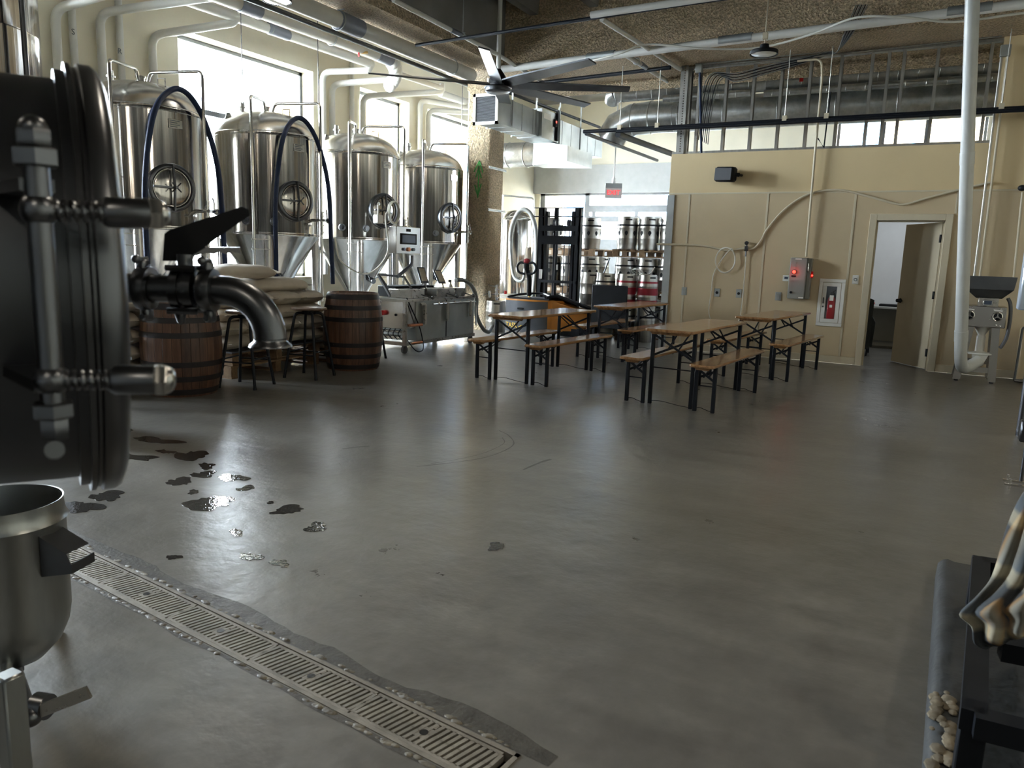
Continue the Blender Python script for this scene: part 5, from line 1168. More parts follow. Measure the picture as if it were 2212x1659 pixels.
# panel
a = Yp(1724, 557, 12.05); q = Yp(1714, 645, 12.05); w = .155; hh = a.z-q.z
t = thing('control_panel', 'grey motor control box with glowing red lamp', 'control box', ((-1.72), yw, 1.23))
cx, cz = -1.66, (a.z+q.z)/2
b = B(); b.bbox((cx-.04, yw-.09, cz), (.24, .18, .61), bev=.01); b.build('enclosure', M['box'], t)
b = B(); b.bbox((cx+.11, yw-.07, cz), (.06, .14, .6), bev=.008); b.build('side_housing', M['box'], t)
yy = yw-.182
for dz, mt, r in ((.23, 'box', .018), (.16, 'box', .018)): b = B(); b.cyl((cx-.09, yy+.004, cz+dz), (cx-.09, yy-.01, cz+dz), r, n=16); b.build('button', M[mt], t)
b = B(); b.cyl((cx-.09, yy+.004, cz+.095), (cx-.09, yy-.012, cz+.095), .034, n=20); b.build('button_ring', M['black'], t)
b = B(); b.sph((cx-.09, yy-.012, cz+.095), .026, (1, .6, 1)); b.build('indicator_lamp', M['ledred'], t)
b = B(); b.box((cx-.125, yy-.003, cz+.02), (cx-.06, yy+.002, cz+.045)); b.build('lamp_label', M['blackm'], t)
b = B(); b.box((cx-.09, yy-.002, cz+.275), (cx+.0, yy+.002, cz+.295)); b.box((cx+.0, yy-.002, cz-.292), (cx+.07, yy+.002, cz-.275)); b.build('name_label', M['whitep'], t)
b = B(); b.cyl((cx-.11, yy, cz-.21), (cx-.11, yy-.02, cz-.21), .018, n=14); b.build('latch', M['black'], t)
b = B(); b.bbox((cx+.155, yw-.12, cz+.06), (.03, .03, .10), bev=.004); b.mat(1); b.sph((cx+.16, yw-.14, cz+.05), .014); b.build('disconnect_handle', [M['red'], M['ledred']], t)
b = B(); b.tube([(cx+.10, yw-.15, cz+.23), (cx+.10, yw-.18, cz+.22), (cx+.10, yw-.18, cz+.12), (cx+.10, yw-.15, cz+.10)], .008, 8); b.build('handle', M['chrome'], t)
l = bpy.data.lights.new('red_lamp', 'POINT'); l.energy = .25; l.color = (1, .05, .04); l.shadow_soft_size = .02; o = bpy.data.objects.new('red_lamp', l); COL.objects.link(o); o.location = (cx-.09, yy-.05, cz+.095)
# thermostat, outlets
def plate(px, py, w, h, mat, lab, cat, kind='outlet'):
    c = Yp(px, py, yw); t = thing('wall_'+kind, lab, cat, (c.x, yw, c.z)); b = B(); b.bbox((c.x, yw-.006, c.z), (w, .012, h), bev=.003); b.build('cover_plate', M[mat], t)
    if kind == 'outlet':
        b = B(); b.cyl((c.x, yw-.011, c.z), (c.x, yw-.018, c.z), .022, n=16); b.build('socket', M['blackm'], t)
    elif kind == 'switch':
        b = B(); b.bbox((c.x, yw-.014, c.z), (w*.5, .006, h*.62), bev=.002); b.build('rocker', M['ductdull'], t)
    elif kind == 'thermostat':
        b = B(); b.bbox((c.x-.01, yw-.014, c.z+.005), (.05, .006, .035), bev=.001); b.build('display', M['screen'], t)
    elif kind == 'button':
        b = B(); b.cyl((c.x, yw-.01, c.z), (c.x, yw-.02, c.z), .024, n=18); b.mat(1); b.sph((c.x, yw-.02, c.z), .012); b.build('push_button', [M['chrome'], M['ledoff']], t)
plate(1478, 629, .085, .13, 'ductdull', 'grey blank cover plate left of the hose loop', 'cover plate', 'switch')
plate(1549, 632, .085, .13, 'ductdull', 'round black outlet under the coiled tubing', 'outlet')
plate(1596, 634, .085, .13, 'ductdull', 'round black outlet right of the coiled tubing', 'outlet')
plate(1681, 640, .085, .13, 'ductdull', 'grey switch plate left of the control box', 'switch', 'switch')
plate(1700, 601, .12, .09, 'whitep', 'white thermostat left of the control box', 'thermostat', 'thermostat')
plate(1848, 604, .085, .13, 'whitep', 'white push button plate left of the office door', 'button', 'button')
# extinguisher cabinet
c0 = Yp(1768, 600, yw); c1 = Yp(1830, 602, yw); zt, zb_ = c0.z, Yp(1818, 702, yw).z
cx = (-1.405-1.06)/2+.01; w = .36; cz = (zt+zb_)/2-.02; h = .70
t = thing('extinguisher_cabinet', 'white framed glass cabinet left of the office door', 'cabinet', (cx, yw, cz))
b = B()
for (a0, a1, q0, q1) in ((-w/2, w/2, h/2-.05, h/2), (-w/2, w/2, -h/2, -h/2+.05), (-w/2, -w/2+.05, -h/2+.05, h/2-.05), (w/2-.05, w/2, -h/2+.05, h/2-.05)): b.bbox((cx+(a0+a1)/2, yw-.01, cz+(q0+q1)/2), (a1-a0, .02, q1-q0), bev=.003)
b.build('frame', M['whitep'], t)
b = B()
for (a0, a1, q0, q1) in ((-.125, .125, .24, .295), (-.125, .125, -.295, -.24), (-.125, -.07, -.24, .24), (.07, .125, -.24, .24)): b.bbox((cx+(a0+a1)/2, yw-.016, cz+(q0+q1)/2), (a1-a0, .012, q1-q0), bev=.002)
dd = b.build('door', M['whitep'], t); b = B(); b.bbox((cx-.10, yw-.035, cz+.03), (.015, .02, .09), bev=.004); b.cyl((cx-.1, yw-.03, cz-.06), (cx-.1, yw-.036, cz-.06), .012); b.build('handle', M['greyp'], dd)
b = B(); b.box((cx-.075, yw-.001, cz-.245), (cx+.075, yw, cz+.245)); b.build('back_panel', M['greyp'], t)
b = B(); b.box((cx-.07, yw-.022, cz-.24), (cx+.07, yw-.0205, cz+.24)); b.build('glass', M['glass'], t)
t = thing('fire_extinguisher', 'red fire extinguisher behind the cabinet glass', 'fire extinguisher', (cx+.01, yw-.012, cz-.23))
b = B(); cxx = cx+.012
def half(b, prof): b.lathe([(r, h_) for r, h_ in prof], c=(cxx, yw-.0015, cz-.235), n=24)
b2 = B(); b2.lathe([(0, 0), (.05, 0), (.055, .02), (.055, .27), (.045, .31), (.02, .33), (0, .33)], c=(0, 0, 0), n=28)
for q in b2.v: q.y *= .28; q.x += cxx; q.y += yw-.018+.0; q.z += cz-.235
b2.build('bottle', M['red'] if False else M['extred'], t)
b = B(); b.bbox((cxx, yw-.012, cz+.13), (.05, .012, .05), bev=.004); b.bar((cxx, yw-.012, cz+.15), (cxx+.045, yw-.012, cz+.19), .012, .012); b.tube([(cxx+.03, yw-.012, cz+.14), (cxx+.055, yw-.012, cz+.05), (cxx+.05, yw-.012, cz-.1)], .006, 6); b.build('valve_head', M['blackm'], t)
b = B(); b.box((cxx-.03, yw-.0355, cz+.03), (cxx+.025, yw-.0345, cz+.11)); b.box((cxx-.02, yw-.0355, cz-.07), (cxx+.015, yw-.0345, cz-.03)); b.build('label_tag', M['whitep'], t)
# air line, regulator, coil
yh = YB-.03
hose([(-3.95, yh, 1.70), (-3.78, yh, 1.70), (-3.38, yh, 1.70), (-3.1, yh, 1.68), (-2.82, yh, 1.63), (-2.55, yh, 1.66), (-2.46, yh, 1.655), (-2.38, yh, 1.68), (-2.29, yh, 1.80), (-2.23, yh, 1.94), (-2.05, yh, 2.19), (-1.84, yh, 2.38), (-1.62, yh, 2.49), (-1.35, yh, 2.53), (-1.14, yh, 2.51), (-.92, yh, 2.45), (-.71, yh, 2.39), (-.5, yh, 2.33), (-.36, yh, 2.325), (-.1, yh, 2.41), (.25, yh, 2.51), (.6, yh, 2.6)], .016, 'trimbeige', 'long beige air line looping across the beige wall', nm='air_line')
b = B(); c = V((-2.505, yh-.02, 1.66)); b.bbox(c, (.05, .05, .08), bev=.006); b.cyl(c+V((0, 0, .04)), c+V((0, 0, .07)), .014); b.cyl(c+V((0, -.02, .085)), c+V((0, .01, .085)), .03, n=18); b.cyl(c-V((0, 0, .04)), c-V((0, 0, .12)), .012, n=10); tag(b.build('air_regulator', M['dsteel']), 'small metal regulator with gauge on the air line', 'regulator')
b = B(); c = V((-2.81, yh-.015, 1.475)); pts = []
for k in range(56): a = pi/2+2*pi*k/14; pts.append(c+V((.152*cos(a)*(1+.03*sin(k)), -.004*(k % 14)/4-.003*(k//14), .20*sin(a)*(1-.02*(k//14)))))
pts += [V((-2.97, yh, 1.3)), V((-3.0, yh, .95)), V((-3.01, yh, .62)), V((-2.88, yh, .44)), V((-2.6, yh-.05, .47)), V((-2.52, yh-.02, .60)), V((-2.50, yh-.01, 1.0)), V((-2.50, yh-.01, 1.54))]
b.tube(spline(pts, 4), .007, 8); tag(b.build('tubing_coil', M['hoseclear'], sharp=80), 'clear tubing coil hanging on the beige wall between outlets', 'tubing')
# ================================================================ MILL
t = thing('grain_mill', 'stainless grain mill with square hopper and legs at right', 'mill', (.70, 11.6, 0))
fx0, fx1, fy = .48, .90, 11.42; by = 11.85
b = B(); ht = 1.365; hm = 1.205; hb = 1.09
def fr(x0, x1, y0, y1, z): return [V((x0, y0, z)), V((x1, y0, z)), V((x1, y1, z)), V((x0, y1, z))]
r1 = fr(.45, .985, 11.28, 11.82, ht); r2 = fr(.45, .965, 11.28, 11.80, hm); r3 = fr(.58, .86, 11.42, 11.66, hb)
ins = lambda r, z=0: [V((q.x+(.004 if i in (0, 3) else -.004), q.y+(.004 if i < 2 else -.004), q.z+z)) for i, q in enumerate(r)]
b.add(r1+r2+r3+ins(r1)+ins(r2, .004)+ins(r3, .004), [(i+4*j, (i+1) % 4+4*j, (i+1) % 4+4*j+4, i+4*j+4) for j in (0, 1, 3, 4) for i in range(4)]+[(i, (i+1) % 4, 12+(i+1) % 4, 12+i) for i in range(4)]); b.build('hopper', M['dsteel'], t, sharp=20)
b = B(); b.bbox((.72, 11.5, 1.04), (.22, .2, .11), bev=.004); b.build('throat', M['steel2'], t); b = B(); b.bbox((.715, 11.398, 1.035), (.11, .008, .075), bev=.004); b.mat(1); b.box((.675, 11.392, 1.012), (.755, 11.396, 1.058)); b.build('throat_window', [M['chrome'], M['screen']], t)
b = B(); b.bbox((.705, 11.6, .855), (.46, .42, .27), bev=.01); b.build('roller_box', M['steeld'], t)
for x in (.53, .835):
    b = B(); b.torus((x, 11.35, .865), (0, 1, 0), .052, .008, 28, 8); b.cyl((x, 11.39, .865), (x, 11.34, .865), .014, n=12)
    for k in range(3): a = R_(90+120*k); b.bar((x, 11.35, .865), (x+.052*cos(a), 11.35, .865+.052*sin(a)), .012, .008, up=(0, 1, 0))
    b.build('hand_wheel', M['chrome'], t); b = B(); b.cyl((x, 11.392, .865), (x, 11.386, .865), .045, n=24); b.build('wheel_hub', M['blackm'], t)
    b = B(); b.prism([(x-.05, 11.388, .955), (x+.05, 11.388, .945), (x+.045, 11.388, .93), (x-.045, 11.388, .94)], (0, -.003, 0)); b.build('scale_plate', M['whitep'], t)
b = B()
for x, z in ((.86, .965), (.9, .96), (.84, .755), (.88, .75), (.55, .97), (.76, .82)): b.sph((x, 11.388, z), .009, n=8, m=6)
b.build('bolt', M['chrome'], t)
b = B(); b.tube(spline([(.93, 11.5, 1.10), (.965, 11.48, 1.02), (.98, 11.46, .85), (.97, 11.44, .62), (.93, 11.42, .50), (.91, 11.41, .47)], 6), .022, 10); b.build('power_cable', M['greyp'], t)
for x0, x1 in ((.56, .475), (.84, .87)):
    for y, m_ in ((fy, 0), (by-.02, 0)):
        b = B(); b.prism([V((x0-.045, y, .72)), V((x0+.045, y, .72)), V((x1+.045, y, .02)), V((x1-.045, y, .02))], (0, .05, 0)); b.build('leg', M['steeld'], t)
        b = B(); b.cyl((x1, y+.025, 0), (x1, y+.025, .025), .025, n=12); b.build('foot', M['blackm'], t)
b = B(); b.box((.52, fy+.01, .13), (.86, fy+.03, .20)); b.build('cross_plate', M['steeld'], t); b = B(); b.box((.50, by, .20), (.88, by+.02, .27)); b.build('cross_plate', M['steeld'], t)
b = B(); b.lathe([(.085, .72), (.085, .69), (.045, .62), (.045, .60)], c=(.70, 11.55, 0), n=24); b.lathe([(.052, .60), (.052, .40), (.09, .38)], c=(.70, 11.55, 0), n=24); b.build('chute', M['whitep'], t)
b = B(); b.bbox((.70, 11.5, .375), (.26, .22, .02), bev=.004); b.prism([V((.62, 11.42, .365)), V((.80, 11.42, .365)), V((.755, 11.42, .25)), V((.63, 11.42, .27))], (0, .16, 0)); b.build('auger_box', M['whitep'], t)
pts = fil([V((.10, 10.0, 4.42)), V((.475, 10.98, .34)), V((.52, 11.2, .17)), V((.70, 11.36, .29))], .16, 10)
t = thing('auger_tube', 'tall white plastic tube rising from the grain mill', 'pipe', (.5, 11.0, .2)); b = B(); b.tube(pts, .072, 28); b.build('tube', M['pvctube'], t, sharp=60)
for f_ in (.42, .93): c = V((.10, 10.0, 4.42)).lerp(V((.475, 10.98, .34)), f_); d = V((.375, .98, -4.08)).normalized(); b = B(); b.cyl(c-d*.07, c+d*.07, .077, n=28); b.build('collar', M['pvctube'], t)
# right edge cabinet and boxes
b = B(); c = Yp(2185, 735, 11.9); b.bbox((1.62, 12.0, .37), (.9, .35, .66), bev=.01); b.mat(1); b.tube(fil([(1.15, 11.8, .02), (1.16, 11.8, .73), (2.1, 11.8, .73)], .04), .014, 8); b.tube([(1.15, 11.8, .02), (2.1, 11.8, .02)], .014, 8)
tag(b.build('floor_cabinet', [M['frp'], M['dsteel']]), 'beige cabinet with steel edge tubing at the right picture edge', 'cabinet')
t = thing('panel_box', 'pale blue grey box leaning in from the right picture edge', 'box', Dp(2215, 620, 6.5)); c = Dp(2235, 610, 6.5)
b = B(); b.bbox(c+V((0, 0, .02)), (.2, .2, .52), bev=.01); b.build('enclosure', M['blueplate'], t)
b = B(); b.cyl((c.x+.05, c.y, 0), (c.x+.05, c.y, c.z-.2), .03, n=12); b.build('stand', M['dsteel'], t)
# office chair, jacket, desk, whiteboard
c = Zp(1905, 735, .45)
t = thing('office_chair', 'dark folding chair inside the office doorway', 'chair', (-.95, 13.9, 0))
b = B(); b.bbox((-.95, 13.9, .45), (.42, .42, .03), bev=.01); b.build('seat', M['blackm'], t); b = B(); b.bbox((-1.0, 13.7, .72), (.42, .03, .3), bev=.01); b.build('backrest', M['blackm'], t)
for s in (-1, 1):
    b = B(); b.cyl((-.95+s*.2, 13.65, .9), (-.95+s*.2, 14.15, 0), .013); b.build('leg', M['black'], t); b = B(); b.cyl((-.95+s*.2, 14.1, .45), (-.95+s*.2, 13.6, 0), .013); b.build('leg', M['black'], t)
b = B(); b.add(*(lambda P: (P, [(j*9+i, j*9+i+1, (j+1)*9+i+1, (j+1)*9+i) for j in range(9) for i in range(8)]))([V((-1.19+.06*i, 13.60+.02*sin(i*1.9)-(.0 if j < 5 else .02), .93-.09*j+.02*sin(i*1.3+j))) for j in range(10) for i in range(9)])); 
b.prism([(-.80, 13.60, .80), (-.66, 13.62, .55), (-.68, 13.66, .15), (-.78, 13.66, .15), (-.82, 13.62, .5)], (0, .06, 0)); tag(b.build('jacket', M['jacket']), 'dark jacket hung over the office chair back', 'jacket')
t = thing('office_desk', 'grey office desk with tray behind the doorway', 'desk', (-.6, 15.2, 0)); b = B(); b.bbox((-.7, 15.2, .74), (1.8, .7, .04), bev=.005); b.build('desktop', M['greywall'], t); b = B(); b.box((-1.55, 15.5, .1), (.15, 15.52, .72)); b.build('modesty_panel', M['greywall'], t)
for x in (-1.5, .1): b = B(); b.box((x-.03, 14.9, 0), (x+.03, 15.5, .72)); b.build('leg', M['greywall'], t)
b = B(); b.bbox((-.95, 15.0, .80), (.35, .2, .03), bev=.005); tag(b.build('folder', M['red']), 'red folder on the office desk', 'folder')
b = B(); b.bbox((-.45, 15.05, .78), (.5, .25, .04), bev=.01); tag(b.build('desk_tray', M['blackm']), 'black tray with papers on the office desk', 'tray')
# ================================================================ FOREGROUND VESSEL
ax = V((.50, .866, 0)).normalized(); up = V((0, 0, 1)); sd = V((ax.y, -ax.x, 0))
dc = Dp(163, 614, 1.08)          # centre of the door disc
t = thing('mash_vessel', 'dark steel vessel with bolted side door filling the left edge', 'vessel', (dc.x-.6, dc.y-1.2, 0))
Rd = .296
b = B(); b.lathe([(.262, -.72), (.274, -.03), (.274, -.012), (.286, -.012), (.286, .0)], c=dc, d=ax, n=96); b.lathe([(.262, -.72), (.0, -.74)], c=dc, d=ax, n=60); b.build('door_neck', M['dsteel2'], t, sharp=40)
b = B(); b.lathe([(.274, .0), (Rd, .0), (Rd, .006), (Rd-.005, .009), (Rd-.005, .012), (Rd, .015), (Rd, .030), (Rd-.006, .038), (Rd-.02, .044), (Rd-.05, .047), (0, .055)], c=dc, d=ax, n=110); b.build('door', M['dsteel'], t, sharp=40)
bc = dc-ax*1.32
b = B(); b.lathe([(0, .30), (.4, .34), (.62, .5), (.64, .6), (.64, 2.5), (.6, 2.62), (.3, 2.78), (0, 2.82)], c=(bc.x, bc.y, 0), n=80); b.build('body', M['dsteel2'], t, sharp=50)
for a in (40, 130, 220, 310): b = B(); q = V((bc.x, bc.y, 0))+pol(.5, a, 0); b.cyl(q, q+V((0, 0, .5)), .045, n=16); b.build('leg', M['dsteel2'], t)
# hinge rod with nuts in front
rt_, rb_ = Dp(80, 352, .735), Dp(112, 880, .75)
rt_ = V((rb_.x+(rt_.x-rb_.x)*.5, rb_.y+(rt_.y-rb_.y)*.5, rt_.z)); rb_ = V((rt_.x, rt_.y, rb_.z))
def hexn(b, c, d, r, h):
    b.lathe([(0, 0), (r*.9, 0), (r, .002), (r, h-.002), (r*.9, h), (0, h)], c=c, d=d, n=6)
b = B(); b.cyl(rt_, rb_, .0115, n=24); rod = b.build('hinge_rod', M['dsteel'], t)
b = B(); hexn(b, rt_+V((0, 0, -.005)), up, .021, .018); hexn(b, rt_+V((0, 0, .014)), up, .016, .017); b.sph(rt_+V((0, 0, .030)), .013); b.build('hex_nut', M['dsteel'], rod)
b = B(); hexn(b, rb_+V((0, 0, .003)), -up, .020, .016); hexn(b, rb_+V((0, 0, -.013)), -up, .014, .022); b.build('hex_nut', M['dsteel'], rod)
for (z, k) in ((rt_.z-.01, 0), (rb_.z+.02, 1)):
    b = B(); b.bar((rt_.x, rt_.y, z+(-.012 if k == 0 else -.0)), V((dc.x, dc.y, z+(-.012 if k == 0 else 0)))-ax*.09+sd*.17, .03, .012); b.build('hinge_arm', M['dsteel2'], rod)
def swing(py0, py1, x0, x1, lab):
    p0 = V((rt_.x, rt_.y, 0)); a = Dp(x0, py0, .745); p0 = V((rt_.x, rt_.y, a.z)); e = Dp(x1, py1, .80); d = (e-p0); d.z *= .8; L = d.length; d.normalize()
    tt = B(); tt.sph(p0, .017); tt.cyl(p0, p0+d*L*.55, .006, n=12); o = tt.build('swing_bolt', M['dsteel'], t)
    x, y = frame_of(d); s = B(); pts = []
    for k in range(110): u = k/109; an = u*2*pi*6.5; pts.append(p0+d*(L*(.07+.40*u))+(x*cos(an)+y*sin(an))*.0085)
    s.tube(pts, .0026, 7); s.build('spring', M['dsteel'], o)
    s = B(); s.lathe([(0, L*.46), (.012, L*.46), (.0155, L*.50), (.0155, L*.82), (0, L*.82)], c=p0, d=d, n=28); s.build('sleeve', M['dsteel'], o)
    s = B(); s.lathe([(0, L*.815), (.0165, L*.815), (.0175, L*.83), (.0175, L*.905), (.0165, L*.92), (0, L*.92)], c=p0, d=d, n=6); s.lathe([(.0145, L*.915), (.0145, L*.935), (.012, L*.97), (.006, L*.995), (0, L)], c=p0, d=d, n=24); s.build('acorn_nut', M['chromed'], o)
swing(455, 462, 100, 366, 'u'); swing(826, 822, 120, 381, 'l')
b = B(); c = Dp(118, 972, .74); b.cyl(c, c+ray(118, 972).normalized()*.08, .009, n=20); b.build('pin', M['dsteel'], t)
# outlet pipe with butterfly valve
rv = V((.878, .479, 0)).normalized(); nv = V((rv.y, -rv.x, 0))   # nv points to the camera side
P0 = Dp(120, 624, 1.36); P = lambda px, py: Dp(px, py, 1.36)
zc = Dp(400, 625, 1.36).z
def at(px): q = Dp(px, 625, 1.36); return V((q.x, q.y, zc))
t2 = thing('outlet_valve', 'steel outlet pipe with black handled butterfly valve and down elbow', 'valve', at(400))
b = B(); b.cyl(at(90), at(215), .034, n=36); b.cyl(at(215), at(300), .0325, .0250, n=36); b.build('reducer', M['dsteel'], t2, sharp=60)
b = B(); b.cyl(at(300), at(378), .0245, n=36); b.cyl(at(425), at(480), .0245, n=36); b.build('pipe', M['dsteel'], t2, sharp=60)
for px in (315, 452):
    b = B(); c = at(px); b.lathe([(.026, -.012), (.038, -.011), (.040, -.005), (.040, .005), (.038, .011), (.026, .012)], c=c, d=rv, n=40); b.bbox(c+V((0, 0, .040))+nv*.006, (.018, .020, .022), M=None, bev=.003); b.cyl(c+V((0, 0, .052))-nv*.01, c+V((0, 0, .052))+nv*.03, .004, n=10); b.sph(c+V((0, 0, .052))+nv*.03, .008)
    b.bbox(c-V((0, 0, .043)), (.018, .02, .03), bev=.004); b.cyl(c-V((0, 0, .05))-nv*.016, c-V((0, 0, .05))+nv*.02, .005, n=10); b.build('clamp', M['dsteel'], t2, sharp=50)
b = B(); c = at(402); b.lathe([(.027, -.022), (.036, -.020), (.037, -.004), (.033, -.003), (.033, .003), (.037, .004), (.036, .020), (.027, .022)], c=c, d=rv, n=40)
for s in (-1, 1):
    for k in (-1, 1): b.cyl(c+nv*.02*k+V((0, 0, .038*s))-rv*.026, c+nv*.02*k+V((0, 0, .038*s))+rv*.026, .006, n=6)
b.lathe([(.0, -.065), (.006, -.06), (.010, -.045), (.010, -.03)], c=c-rv*.012, d=up, n=12); b.build('valve_body', M['dsteel'], t2, sharp=50)
b = B(); b.cyl(c+V((0, 0, .03)), c+V((0, 0, .062)), .014, n=20); b.build('valve_neck', M['dsteel'], t2)
h0 = P(372, 545); dd_ = V((h0.x, h0.y, 0)); hz = h0.z
def hp_(px, py, off=0): q = Dp(px, py, 1.36+off); return q
b = B(); poly = [hp_(352, 563), (hp_(356, 505)), hp_(366, 497), hp_(505, 452), hp_(522, 447), hp_(536, 453), hp_(538, 466), hp_(475, 510), hp_(440, 535), hp_(405, 555), hp_(385, 563)]
nd = (V((0, 0, 0))-ray(430, 500)).normalized(); b.prism([q+nd*.012 for q in poly], -nd*.026); b.build('handle', M['blackm'], t2)
b = B(); b.prism([q+nd*.010 for q in (hp_(400, 550), hp_(440, 534), hp_(518, 534), hp_(520, 548), hp_(500, 544), hp_(488, 549), hp_(474, 544), hp_(462, 549), hp_(448, 546), hp_(425, 552))], -nd*.018); b.build('release_lever', M['chromed'], t2)
e0 = at(480); r_b = .085; pts = [at(466), e0]
for k in range(1, 13): a = k/12*pi/2; pts.append(e0+rv*r_b*sin(a)-V((0, 0, r_b*(1-cos(a)))))
b = B(); b.tube(pts, [.0262]+[.0262+.003*k/12 for k in range(13)], 40); e1 = pts[-1]; b.lathe([(.029, .0), (.0295, -.004), (.037, -.010), (.038, -.014), (.0, -.014)], c=e1, d=up, n=44); b.build('elbow', M['dsteel'], t2, sharp=50)
# ================================================================ GREY POT
pc = Dp(5, 1118, 2.35); pc = V((pc.x, pc.y, 0)); Rp = .168; zt = .635
t = thing('steel_pot', 'grey open topped steel pot on legs at the lower left corner', 'pot', pc)
b = B(); b.lathe([(Rp-.005, .30), (Rp-.003, zt), (Rp, zt+.001), (Rp, zt-.02), (Rp+.004, zt-.05), (Rp+.011, zt-.062), (Rp+.004, zt-.074), (Rp+.002, .27), (Rp-.006, .22), (Rp-.03, .165), (Rp*.55, .115), (0, .095)], c=pc, n=96); b.lathe([(0, .22), (Rp-.004, .26)], c=pc, n=60); b.build('shell', M['potsteel'], t, sharp=40)
for a, rl in ((-36, .30), (133, .36), (228, .2)):
    q = pc+pol(rl, a, 0); b = B(); b.cyl(q+V((0, 0, .035)), pc+pol(Rp*.6, a, .16), .016, n=22); b.build('leg', M['potsteel'], t)
    b = B(); b.lathe([(0, 0), (.03, 0), (.034, .01), (.024, .035), (.012, .045), (.0, .045)], c=q, n=24); b.build('levelling_foot', M['chromed'], t)
q = pc+pol(Rp, 10, 0)
b = B(); d = pol(1, 20, 0).normalized(); s_ = V((-d.y, d.x, 0)); o = pc+d*(Rp-.002)
b.prism([o+V((0, 0, .545))-s_*.05, o+d*.085+V((0, 0, .50))-s_*.05, o+d*.10+V((0, 0, .47))-s_*.05, o+d*.10+V((0, 0, .44))-s_*.05, o+V((0, 0, .42))-s_*.05], s_*.004)
b.prism([o+V((0, 0, .545))-s_*.05, o+d*.085+V((0, 0, .50))-s_*.05, o+d*.085+V((0, 0, .496))+s_*.05, o+V((0, 0, .541))+s_*.05], V((0, 0, .004))); b.prism([o+d*.10+V((0, 0, .44))-s_*.05, o+d*.10+V((0, 0, .47))-s_*.05, o+d*.10+V((0, 0, .47))+s_*.05, o+d*.10+V((0, 0, .44))+s_*.05], d*.004); b.build('side_spout', M['dsteel'], t)
vq = Dp(66, 1548, 2.02); vq = V((vq.x, vq.y, vq.z)); ve = Dp(192, 1495, 2.02)
b = B(); b.cyl(V((pc.x, pc.y, .10)), V((pc.x, pc.y, .06)), .025, n=18); b.cyl(V((pc.x, pc.y, .075)), vq, .018, n=18); b.sph(vq, .03, (1, 1, .9)); b.lathe([(0, -.02), (.034, -.02), (.034, .02), (0, .02)], c=vq+V((0, .03, .015)), d=(1, .3, 0), n=24); b.build('drain_valve', M['dsteel'], t)
b = B(); dl = (ve-vq); u = dl.normalized(); b.bar(vq+u*.0+V((0, 0, .006)), ve, .010, .034, up=(0, 0, 1)); b.cyl(vq-nd*-.01, vq+nd*.02, .012, n=12); b.build('lever_handle', M['steel2'], t)
q = Dp(24, 1520, 1.72); qt = Dp(24, 1448, 1.72); b = B(); b.bbox((q.x, q.y, qt.z/2), (.05, .05, qt.z), M=None, bev=.006); tag(b.build('steel_post', M['potsteel']), 'square steel post cut off by the lower left corner, before the pot', 'post')
# ================================================================ FILLING MACHINE AT LEFT
t = thing('filling_machine', 'black and steel machine with pale tray behind the vessel door', 'machine', (-4.9, 3.45, 0))
dm_ = 5.6
b = B(); a = Dp(228, 540, dm_); b.bbox((a.x-.10, a.y, 1.22), (.13, .13, 1.0), bev=.01); b.build('column', M['blackm'], t)
b = B(); a = Dp(215, 790, dm_); zt_ = Dp(270, 800, dm_).z
P4 = [Dp(180, 770, dm_+.2), Dp(262, 765, dm_+.2), Dp(312, 832, dm_-.35), Dp(180, 832, dm_-.35)]
P4 = [V((q.x, q.y, zt_)) for q in P4]; b.prism(P4, (0, 0, -.02)); P5 = [V((q.x-.03, q.y+.03, zt_+.10)) for q in P4]; b.prism([P5[0], P5[1].lerp(P5[1], .2), P5[1].lerp(P5[2], .45), P5[0].lerp(P5[3], .45)], (0, 0, -.02)); b.build('tray', M['blueplate'], t)
b = B(); b.cyl(Dp(238, 745, dm_), Dp(238, 745, dm_)+V((0, 0, .03)), .05, n=20); b.build('tray_port', M['dsteel'], t)
b = B(); b.bar(Dp(248, 655, dm_), Dp(278, 738, dm_-.1), .06, .02); b.bar(Dp(242, 655, dm_), Dp(252, 740, dm_-.1), .04, .02); b.build('steel_arm', M['steel2'], t)
b = B(); b.bar(Dp(180, 490, dm_), Dp(262, 486, dm_), .05, .03); b.cyl(Dp(228, 505, dm_-.08), Dp(228, 505, dm_), .05, n=18); b.build('top_bar', M['dsteel'], t)
b = B(); qq = Dp(200, 800, dm_); b.bbox((qq.x-.25, qq.y, .36), (.5, .4, .70), bev=.02); b.build('base', M['dsteel2'], t)
for s in (-1, 1):
    q = V((qq.x-.05, qq.y+s*.15, 0)); b = B(); b.cyl(q, q+V((0, 0, .03)), .03, n=12); b.build('foot', M['blackm'], t)
# ================================================================ CURB AND FRAME AT RIGHT
b = B(); n = 60; L0, L1 = 1.2, 3.92; prof = [(-.02, 0), (-.012, .085), (.0, .105), (.02, .112), (.05, .105), (1.5, .105)]; vs = []; random.seed(5)
for i in range(n+1):
    y = L0+(L1-L0)*i/n; x = .155+.028*(y-2.2)
    for k, (dx_, dz) in enumerate(prof):
        j = noise.noise(V((y*9, k*3.3, 0)))*.012 if 0 < k < 5 else 0; vs.append(V((x+dx_+j, y, dz*.9+j*.6)))
m_ = len(prof); b.add(vs+[V((.2, L1+.03, 0)), V((1.6, L1+.03, 0))], [(i*m_+k, i*m_+k+1, (i+1)*m_+k+1, (i+1)*m_+k) for i in range(n) for k in range(m_-1)]+[(n*m_+0, n*m_+1, n*m_+2, n*m_+3, n*m_+4, n*m_+5, n*m_+7, n*m_+6)])
tag(b.build('concrete_curb', M['curb'], sharp=70), 'dark painted rough concrete curb at the lower right corner', 'curb')
b = B()
